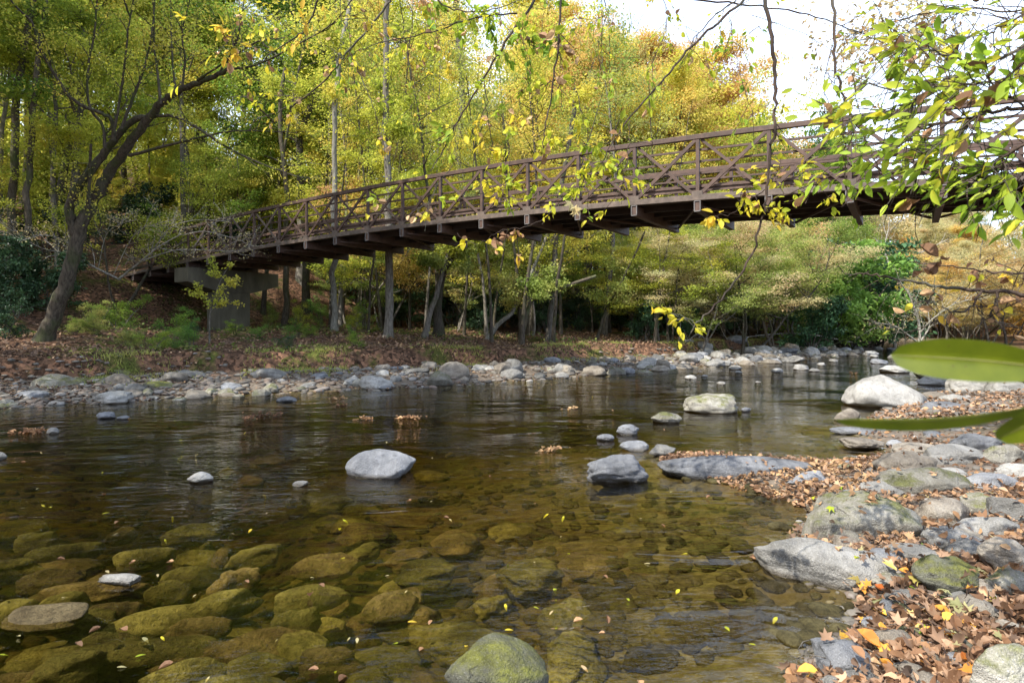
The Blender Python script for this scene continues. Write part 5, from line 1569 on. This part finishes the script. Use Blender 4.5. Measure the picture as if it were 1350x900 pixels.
# ------------------------------------------------------------------ overhanging branches close to the camera
def hang(paths, label, leafmat, nleaf, size, seed, brk='near', tpl=T_OVATE, name='branch', clusters=None, twigs=6, twl=.25, lf=(0.0, 1.0), rad=.05, dead=0, bias=(0, 0, -.3)):
    rs = np.random.RandomState(seed)
    lines = []; anch = []
    first = None
    for (pp, Y0, Y1, r0, r1) in paths:
        w = [np.array(Q(px, py, Y0 + (Y1 - Y0) * i / (len(pp) - 1))) for i, (px, py) in enumerate(pp)]
        if first is None: first = w[0]
        p = [w[0]]
        for i in range(len(w) - 1):
            a_, b_ = w[i], w[i + 1]
            m0 = (w[i + 1] - w[i - 1]) / 2 if i > 0 else b_ - a_
            m1 = (w[i + 2] - w[i]) / 2 if i < len(w) - 2 else b_ - a_
            for k in range(1, 7):
                u_ = k / 6
                p.append((2 * u_**3 - 3 * u_**2 + 1) * a_ + (u_**3 - 2 * u_**2 + u_) * m0 + (-2 * u_**3 + 3 * u_**2) * b_ + (u_**3 - u_**2) * m1 + rs.normal(size=3) * .005)
        p = np.array(p) - first
        lines.append((p, np.linspace(r0, r1, len(p))))
        for j in range(twigs):
            f = rs.uniform(*lf)
            q_, dq = along(p, min(f, .99))
            sp_, sr_ = grow_line(rs, q_, unit(dq * .6 + rand_dirs(rs, 1)[0] * .8 + np.array([0, 0, -.15])), twl * rs.uniform(.4, 1.3), max(.0022, r1 * .6), .0012, 5, .16, (0, 0, -.03))
            lines.append((sp_, sr_))
            for k in range(5): anch.append(along(sp_, rs.uniform(.3, 1)))
    for (px, py, Y, n_, rp) in (clusters or []):
        c = np.array(Q(px, py, Y)) - first; rw = rp * Y / F
        al = np.concatenate([l_[0] for l_ in lines[:len(paths) * (twigs + 1)]]); nb_ = al[np.argmin(((al - c) ** 2).sum(1))]
        lines.append((np.array([nb_, nb_ * .5 + c * .5 + rs.normal(size=3) * .01, c]), np.array([.0022, .002, .0018])))
        for k in range(max(1, n_ // 4)):
            d0 = rand_dirs(rs, 1)[0]; e = c + d0 * rw * rs.uniform(.3, 1.1)
            lines.append((np.array([c, (c + e) / 2 + rs.normal(size=3) * rw * .1, e]), np.array([.002, .0016, .001])))
            for q_ in range(4): anch.append((c + (e - c) * rs.uniform(.2, 1), d0))
    root = empty(name, tuple(first)); tag(root, label, 'branch')
    link('wood', tubes_mesh('wood', lines, 6), BARK[brk], root)
    if nleaf:
        A = [anch[i] for i in rs.randint(0, len(anch), nleaf)]
        pts = np.array([a_[0] for a_ in A]) + rs.normal(size=(nleaf, 3)) * rad * .25
        D = np.array([a_[1] for a_ in A])
        ax = D * .6 + rand_dirs(rs, nleaf) * .6 + np.array(bias); nr = rand_dirs(rs, nleaf) * .7 + np.array([0, -.3, .6])
        link('leaves', leaves_mesh('leaves', pts, ax, nr, size * rs.uniform(.4, 1.25, nleaf), tpl), FOL[leafmat], root)
        if dead:
            A = [anch[i] for i in rs.randint(0, len(anch), dead)]
            pts = np.array([a_[0] for a_ in A]); 
            link('withered_leaves', leaves_mesh('withered_leaves', pts, rand_dirs(rs, dead) + np.array([0, 0, -.5]), rand_dirs(rs, dead), size * 1.1 * rs.uniform(.6, 1.2, dead), T_CURL), FOL['dead'], root)
    return root

hang([([(715, -25), (705, 0), (672, 48), (640, 100), (610, 150), (583, 200), (567, 225)], 4.6, 4.2, .013, .003), ([(682, 18), (620, 25), (560, 45), (490, 60), (455, 78)], 4.5, 4.4, .006, .002),
      ([(638, 102), (642, 150), (650, 195), (658, 225)], 4.4, 4.3, .004, .0015), ([(610, 150), (590, 180), (560, 215)], 4.3, 4.3, .004, .0015)],
     'slanting bare-tipped branch hanging from the top centre', 'nearyellow', 190, .06, 1, twigs=8, lf=(0, .7), dead=10, clusters=[(700, 60, 4.4, 20, 35), (640, 20, 4.5, 20, 30), (560, 60, 4.4, 8, 20)])
hang([([(742, -20), (740, 0), (736, 60), (728, 120), (718, 170), (715, 195)], 4.0, 3.8, .009, .003), ([(732, 105), (715, 112), (705, 120)], 3.9, 3.9, .004, .002)],
     'thin vertical branch hanging above mid bridge', 'nearyellow', 55, .065, 2, twigs=7, lf=(.0, .6), dead=18, clusters=[(735, 40, 3.9, 12, 25), (720, 205, 3.8, 8, 12), (745, 65, 4, 8, 15)])
hang([([(990, -25), (980, 0), (940, 35), (900, 75), (870, 110), (830, 155), (808, 185), (795, 215)], 4.4, 4.0, .012, .003), ([(985, -10), (950, 15), (920, 45), (895, 90)], 4.4, 4.3, .007, .002), ([(830, 160), (828, 200), (822, 235), (816, 262)], 4.1, 4.0, .003, .0012)],
     'long branch slanting down from the top toward the bridge middle', 'nearyellow', 110, .065, 3, twigs=12, lf=(.1, .9), dead=8, clusters=[(810, 175, 4.1, 18, 40), (860, 190, 4.1, 14, 35), (960, 55, 4.3, 12, 40)])
hang([([(860, -6), (960, 4), (1040, 14), (1110, 34), (1160, 55), (1178, 68)], 5.2, 5.0, .009, .002), ([(1110, 34), (1150, 14), (1200, 5)], 5.0, 5.0, .004, .0015), ([(990, 20), (1060, 45), (1110, 75), (1125, 85)], 5.0, 5.0, .003, .001)],
     'arching twig across the open white sky', 'near', 30, .06, 4, twigs=6, dead=6, twl=.2)
hang([([(1008, -25), (1010, 0), (1018, 60), (1022, 120), (1020, 170), (1012, 230), (1008, 280), (985, 345), (950, 395), (918, 425), (907, 452)], 3.4, 3.0, .012, .003), ([(1008, 270), (1040, 255), (1080, 240), (1100, 230)], 3.2, 3.2, .004, .0015), ([(1008, 250), (985, 265), (960, 285)], 3.2, 3.2, .003, .0015),
      ([(920, 424), (900, 420), (880, 428)], 3.0, 3.0, .003, .001)],
     'long dangling branch crossing the bridge, leafy at the deck and bare below', 'nearyellow', 230, .05, 5, twigs=6, lf=(.2, .6), dead=6, twl=.16, clusters=[(945, 285, 3.2, 22, 24), (975, 265, 3.2, 14, 22), (1025, 285, 3.2, 26, 30), (1065, 258, 3.2, 8, 24), (1030, 230, 3.2, 16, 30), (985, 245, 3.2, 10, 26), (1095, 260, 3.2, 8, 12)])
hang([([(1095, -20), (1097, 0), (1100, 60), (1107, 110), (1122, 150), (1145, 190), (1160, 228)], 3.0, 2.8, .009, .003), ([(1098, 60), (1088, 100), (1086, 150)], 3.0, 2.9, .003, .001), ([(1112, 130), (1113, 180), (1114, 230), (1116, 270)], 2.9, 2.9, .0035, .002)],
     'bare dangling branch with a thin white twig in front of the right railings', 'near', 60, .06, 6, twigs=8, lf=(.45, 1), twl=.2, clusters=[(1100, 110, 2.9, 10, 18), (1105, 190, 2.9, 16, 30)])
hang([([(1000, -10), (965, 25), (972, 80), (985, 130), (995, 155)], 4.2, 4.0, .003, .001)], 'thread-thin twig with small green leaves left of the dangling branch', 'near', 70, .045, 7, twigs=12, twl=.3, clusters=[(1000, 35, 4, 12, 40), (985, 110, 4, 10, 20), (945, 60, 4, 14, 30)])
hang([([(520, -10), (505, 15), (480, 45), (455, 72), (435, 100), (400, 130), (370, 145), (338, 158), (328, 172)], 5.2, 5.6, .011, .003), ([(400, 130), (360, 125), (300, 128)], 5.3, 5.5, .004, .002), ([(460, 68), (475, 100), (492, 140), (500, 175), (508, 195)], 5.2, 5.2, .005, .002)],
     'branch hanging down left of centre with yellow leaves', 'nearyellow', 200, .06, 8, twigs=12, lf=(0, .9), dead=26, clusters=[(480, 20, 5.2, 20, 40), (430, 60, 5.3, 14, 40), (460, 110, 5.2, 10, 30)])
hang([([(425, -15), (412, 20), (395, 45), (360, 68), (335, 90)], 4.6, 4.9, .008, .003), ([(360, 68), (320, 58), (290, 62)], 4.8, 4.8, .003, .001)],
     'yellow-leaved branch tip above the leaning tree', 'nearyellow', 130, .07, 9, twigs=9, dead=10, clusters=[(300, 50, 4.8, 22, 28), (330, 45, 4.8, 10, 20), (235, 112, 4.8, 3, 6), (400, 30, 4.7, 12, 30)])
hang([([(560, -20), (590, 10), (640, 15), (700, -5)], 4.8, 4.6, .006, .003)], 'leafy twigs along the top edge at centre', 'near', 360, .06, 10, twigs=14, twl=.4, dead=20, clusters=[(690, 45, 4.5, 30, 40), (730, 60, 4.2, 20, 40), (620, 30, 4.6, 24, 40)])
hang([([(300, -20), (318, 10), (310, 40), (285, 75)], 5.4, 5.2, .004, .0015), ([(318, 10), (350, 25), (385, 22)], 5.3, 5.3, .002, .001)], 'fine yellow-green spray hanging above the leaning limb', 'nearyellow', 130, .05, 31, twigs=12, twl=.45, dead=8)
hang([([(455, -20), (448, 15), (462, 50), (455, 95)], 5.8, 5.6, .004, .0012)], 'thread-thin leafy twig left of the hanging branch at the top', 'near', 120, .05, 32, twigs=12, twl=.5, dead=8)
hang([([(530, -15), (545, 25), (538, 70), (548, 120), (540, 150)], 5.2, 5.0, .004, .0012), ([(545, 25), (575, 40), (600, 62)], 5.1, 5.1, .002, .001)], 'fine leafy twig hanging at the top between the two slanting branches', 'nearyellow', 150, .05, 33, twigs=13, twl=.45, dead=10)
hang([([(790, -20), (800, 20), (788, 60), (795, 95)], 4.8, 4.7, .004, .0012), ([(800, 20), (770, 30), (752, 48)], 4.8, 4.8, .002, .001)], 'leafy twig at the top just right of the thin vertical branch', 'near', 140, .05, 34, twigs=12, twl=.4, dead=8)
hang([([(655, -15), (662, 30), (690, 55), (700, 90), (693, 120)], 4.8, 4.6, .003, .001)], 'small spray beside the slanting branch at top centre', 'near', 130, .05, 35, twigs=11, twl=.35, dead=8)
hang([([(868, -20), (880, 20), (872, 60), (850, 90)], 4.9, 4.8, .003, .001)], 'small leafy twig in front of the left edge of the sky', 'nearyellow', 90, .045, 36, twigs=10, twl=.35, dead=6)
# loose sprays in front of the railings
hang([([(660, 150), (672, 200), (668, 250), (655, 275)], 4.2, 4.1, .003, .0012)], 'yellow spray dangling over the railings left of the pink-brown leaf', 'nearyellow', 190, .052, 11, twigs=8, twl=.2, clusters=[(670, 245, 4.1, 22, 26), (700, 250, 4.1, 14, 20), (640, 240, 4.1, 12, 20), (600, 265, 4.1, 10, 26)])
hang([([(760, 120), (775, 180), (770, 240), (740, 262)], 4.1, 4.0, .003, .0012)], 'yellow spray over the top rail right of mid bridge', 'nearyellow', 260, .052, 12, twigs=10, twl=.22, clusters=[(770, 235, 4, 24, 34), (800, 215, 4, 18, 26), (745, 260, 4, 8, 14), (725, 190, 4, 18, 30), (785, 190, 4, 14, 26)])
hang([([(600, 215), (575, 245), (560, 270), (520, 285)], 4.4, 4.4, .003, .0012)], 'thin spray with a few leaves over the lower railings left of centre', 'nearyellow', 26, .06, 13, twigs=6, twl=.2, dead=8, clusters=[(485, 283, 4.4, 5, 8), (500, 265, 4.4, 8, 10), (562, 285, 4.4, 8, 10)])
hang([([(715, 290), (690, 300), (660, 305), (640, 318), (625, 326)], 3.6, 3.6, .003, .001)], 'dark twig with yellow leaves just under the bridge deck at centre', 'nearyellow', 18, .06, 14, twigs=4, twl=.12, dead=14, clusters=[(652, 327, 3.6, 6, 8), (685, 338, 3.6, 5, 8)])
# the curled oak leaf
rs = np.random.RandomState(3)
c = np.array(Q(758, 270, 3.6))
o = link('curled_leaf', leaves_mesh('curled_leaf', np.repeat(c[None], 5, 0) + rs.normal(size=(5, 3)) * .01, rand_dirs(rs, 5) * .7 + np.array([0, -.2, -.5]), rand_dirs(rs, 5) + np.array([0, -.8, 0]), np.full(5, .085), T_MAPLE2), FOL['pale'])
tag(o, 'pale pinkish-brown curled leaf hanging in front of the deck edge', 'leaf')

# green leafy branches of the upper right
hang([([(1420, 30), (1350, 62), (1290, 88), (1240, 108), (1180, 118), (1130, 108)], 2.3, 2.6, .008, .002), ([(1290, 88), (1240, 70), (1200, 60), (1180, 72)], 2.4, 2.5, .004, .0015), ([(1250, 104), (1200, 135), (1150, 150), (1110, 155)], 2.5, 2.6, .003, .001), ([(1420, -10), (1350, 20), (1300, 45), (1250, 50)], 2.4, 2.7, .004, .0015)],
     'green leafy branch at the upper right, top one of the spray', 'near', 400, .066, 15, dead=22, bias=(-.5, 0, -.12), tpl=T_OVATE3, twigs=34, twl=.3, lf=(.05, 1), rad=.04)
hang([([(1430, 120), (1350, 140), (1290, 152), (1230, 165), (1180, 190), (1120, 185)], 2.0, 2.5, .008, .002), ([(1300, 150), (1240, 185), (1200, 215)], 2.1, 2.3, .004, .0015), ([(1350, 140), (1300, 110), (1250, 115)], 2.1, 2.2, .004, .0015)],
     'green leafy branch in front of the right end of the bridge', 'near', 310, .066, 16, dead=18, bias=(-.5, 0, -.15), tpl=T_OVATE3, twigs=34, twl=.3, lf=(.05, 1), rad=.04)
hang([([(1440, 170), (1350, 192), (1310, 215), (1280, 235), (1240, 262)], 1.9, 2.3, .006, .002), ([(1330, 205), (1310, 235), (1300, 245)], 2.0, 2.2, .003, .001), ([(1400, 215), (1350, 228), (1310, 240), (1270, 245)], 2.0, 2.2, .004, .001)],
     'lower green leafy branch at the right edge hanging over the deck', 'near', 210, .06, 17, bias=(-.5, 0, -.2), tpl=T_OVATE3, twigs=28, twl=.24, lf=(.05, 1), rad=.04)
hang([([(1420, -20), (1340, 15), (1280, 10), (1210, 20), (1150, 38), (1120, 45)], 5.5, 6.5, .01, .003), ([(1280, 10), (1230, 35), (1190, 45)], 6, 6.3, .004, .001)],
     'pale brown small-leaved branch against the sky at the top right corner', 'pale', 2400, .05, 18, twigs=70, twl=.9, lf=(.05, 1), rad=.2, dead=120)
# bare branch over the water at the right
hang([([(1440, 398), (1350, 388), (1290, 382), (1240, 378), (1185, 368), (1150, 362), (1120, 362)], 2.6, 3.0, .0105, .003), ([(1295, 383), (1282, 402), (1262, 412), (1245, 408)], 2.7, 2.7, .006, .003), ([(1318, 385), (1310, 405), (1302, 420)], 2.65, 2.65, .006, .003),
      ([(1283, 400), (1300, 420), (1330, 430), (1345, 440)], 2.7, 2.6, .003, .0015), ([(1235, 378), (1225, 395), (1220, 403)], 2.8, 2.8, .004, .002), ([(1250, 412), (1220, 430), (1180, 440), (1160, 445)], 2.8, 3, .003, .001)],
     'dark crooked branch over the far water at the right edge', 'nearyellow', 14, .05, 19, twigs=9, twl=.12, dead=12, clusters=[(1140, 360, 2.9, 8, 12), (1105, 350, 2.9, 6, 10)])
hang([([(1440, 372), (1350, 362), (1290, 356), (1240, 350), (1200, 345)], 2.9, 3.1, .006, .002)], 'thin branch with curled brown leaves above the crooked branch', 'nearyellow', 12, .05, 20, twigs=9, twl=.12, dead=26, clusters=[(1235, 347, 3, 8, 10), (1308, 345, 3, 6, 8)])

# leaf sprig whose long leaves cross the right edge
def long_leaf(pA, pB, wid, bow, roll, mat, parent, org):
    A = np.array(pA) - org; B = np.array(pB) - org
    ax = B - A; L = np.linalg.norm(ax); ax /= L
    up = np.array([0, -math.sin(roll), math.cos(roll)]); nrm = np.cross(ax, up); nrm /= np.linalg.norm(nrm); up = np.cross(nrm, ax)
    nu, nv = 26, 7; V = []; Fc = []
    for i in range(nu):
        u_ = i / (nu - 1)
        w = wid / 2 * (math.sin(math.pi * min(1, u_ ** .72)) ** .62 if 0 < u_ < 1 else 0)
        for j in range(nv):
            v_ = (j / (nv - 1) * 2 - 1)
            V.append(A + ax * u_ * L + up * (v_ * w + bow * math.sin(math.pi * u_)) + nrm * (abs(v_) * w * .35 + .01 * math.sin(3 * u_)))
    for i in range(nu - 1):
        for j in range(nv - 1):
            a_ = i * nv + j; Fc.append((a_, a_ + 1, a_ + nv + 1, a_ + nv))
    lf_ = link('leaf', npmesh('leaf', V, Fc, True), mat, parent)
    mid = np.array([V[i * nv + nv // 2] for i in range(nu)])
    link('midrib', tubes_mesh('midrib', [(mid, np.linspace(.0004, .0013, nu))], 6), M_rib, lf_)
m, t, out = nt('long leaf underside')
geo = N(t, 'ShaderNodeNewGeometry')
nn = noise_n(t, geo.outputs['Position'], 30, 4, .6)
c = ramp(t, nn, [(.3, (.12, .16, .008)), (.7, (.19, .23, .012))])
n2 = noise_n(t, geo.outputs['Position'], 160, 3, .7)
c = mixc(t, maprange(t, n2, .66, .72, 0, .8), c, (.12, .08, .02))
bs = N(t, 'ShaderNodeBsdfPrincipled', Roughness=.35)
t2 = N(t, 'ShaderNodeBsdfTranslucent'); mx = N(t, 'ShaderNodeMixShader', Fac=.4)
t.links.new(c, bs.inputs['Base Color']); t.links.new(c, t2.inputs['Color'])
t.links.new(bs.outputs[0], mx.inputs[1]); t.links.new(t2.outputs[0], mx.inputs[2]); t.links.new(mx.outputs[0], out.inputs['Surface'])
M_long = m
M_rib = simple('leaf rib', (0.20, 0.20, 0.05), .5, 0, .2, 20, .1)
org = np.array(Q(1420, 500, .62))
sprig = empty('leaf_sprig', tuple(org)); tag(sprig, 'sprig of long smooth green leaves entering at the right edge close by', 'sprig')
long_leaf(Q(1174, 468, .66), Q(1420, 490, .60), .043, .004, .1, M_long, sprig, org)
long_leaf(Q(1100, 553, .62), Q(1420, 520, .58), .026, -.004, .9, M_long, sprig, org)
long_leaf(Q(1313, 578, .60), Q(1450, 500, .55), .030, 0, .3, M_long, sprig, org)
st_ = [np.array(Q(1410, 470, .6)) - org, np.array(Q(1430, 505, .6)) - org, np.array(Q(1480, 560, .6)) - org, np.array(Q(1550, 700, .62)) - org]
link('stem', tubes_mesh('stem', [(np.array(st_), np.array([.002, .003, .004, .005]))], 8), BARK['near'], sprig)

# tell apart what still shares a label: by the side it stands on
bpy.context.view_layer.update()
by = {}
for o in bpy.data.objects:
    if o.parent is None and o.get('category'): by.setdefault(o['label'], []).append(o)
def aspect(o):
    w = o.matrix_world.translation
    return w.x / max(w.y, .1)
for lab, os_ in by.items():
    if 2 <= len(os_) <= 5 and len(lab.split()) <= 13:
        os_.sort(key=aspect)
        nm = {2: ('left of two', 'right of two'), 3: ('left of three', 'middle of three', 'right of three'), 4: ('leftmost of four', 'second of four', 'third of four', 'rightmost of four'), 5: ('leftmost of five', 'second of five', 'third of five', 'fourth of five', 'rightmost of five')}[len(os_)]
        for o, q_ in zip(os_, nm): o['label'] = lab + ', ' + q_
print('objects', len(bpy.data.objects), 'tris', sum(len(m_.polygons) for m_ in bpy.data.meshes))
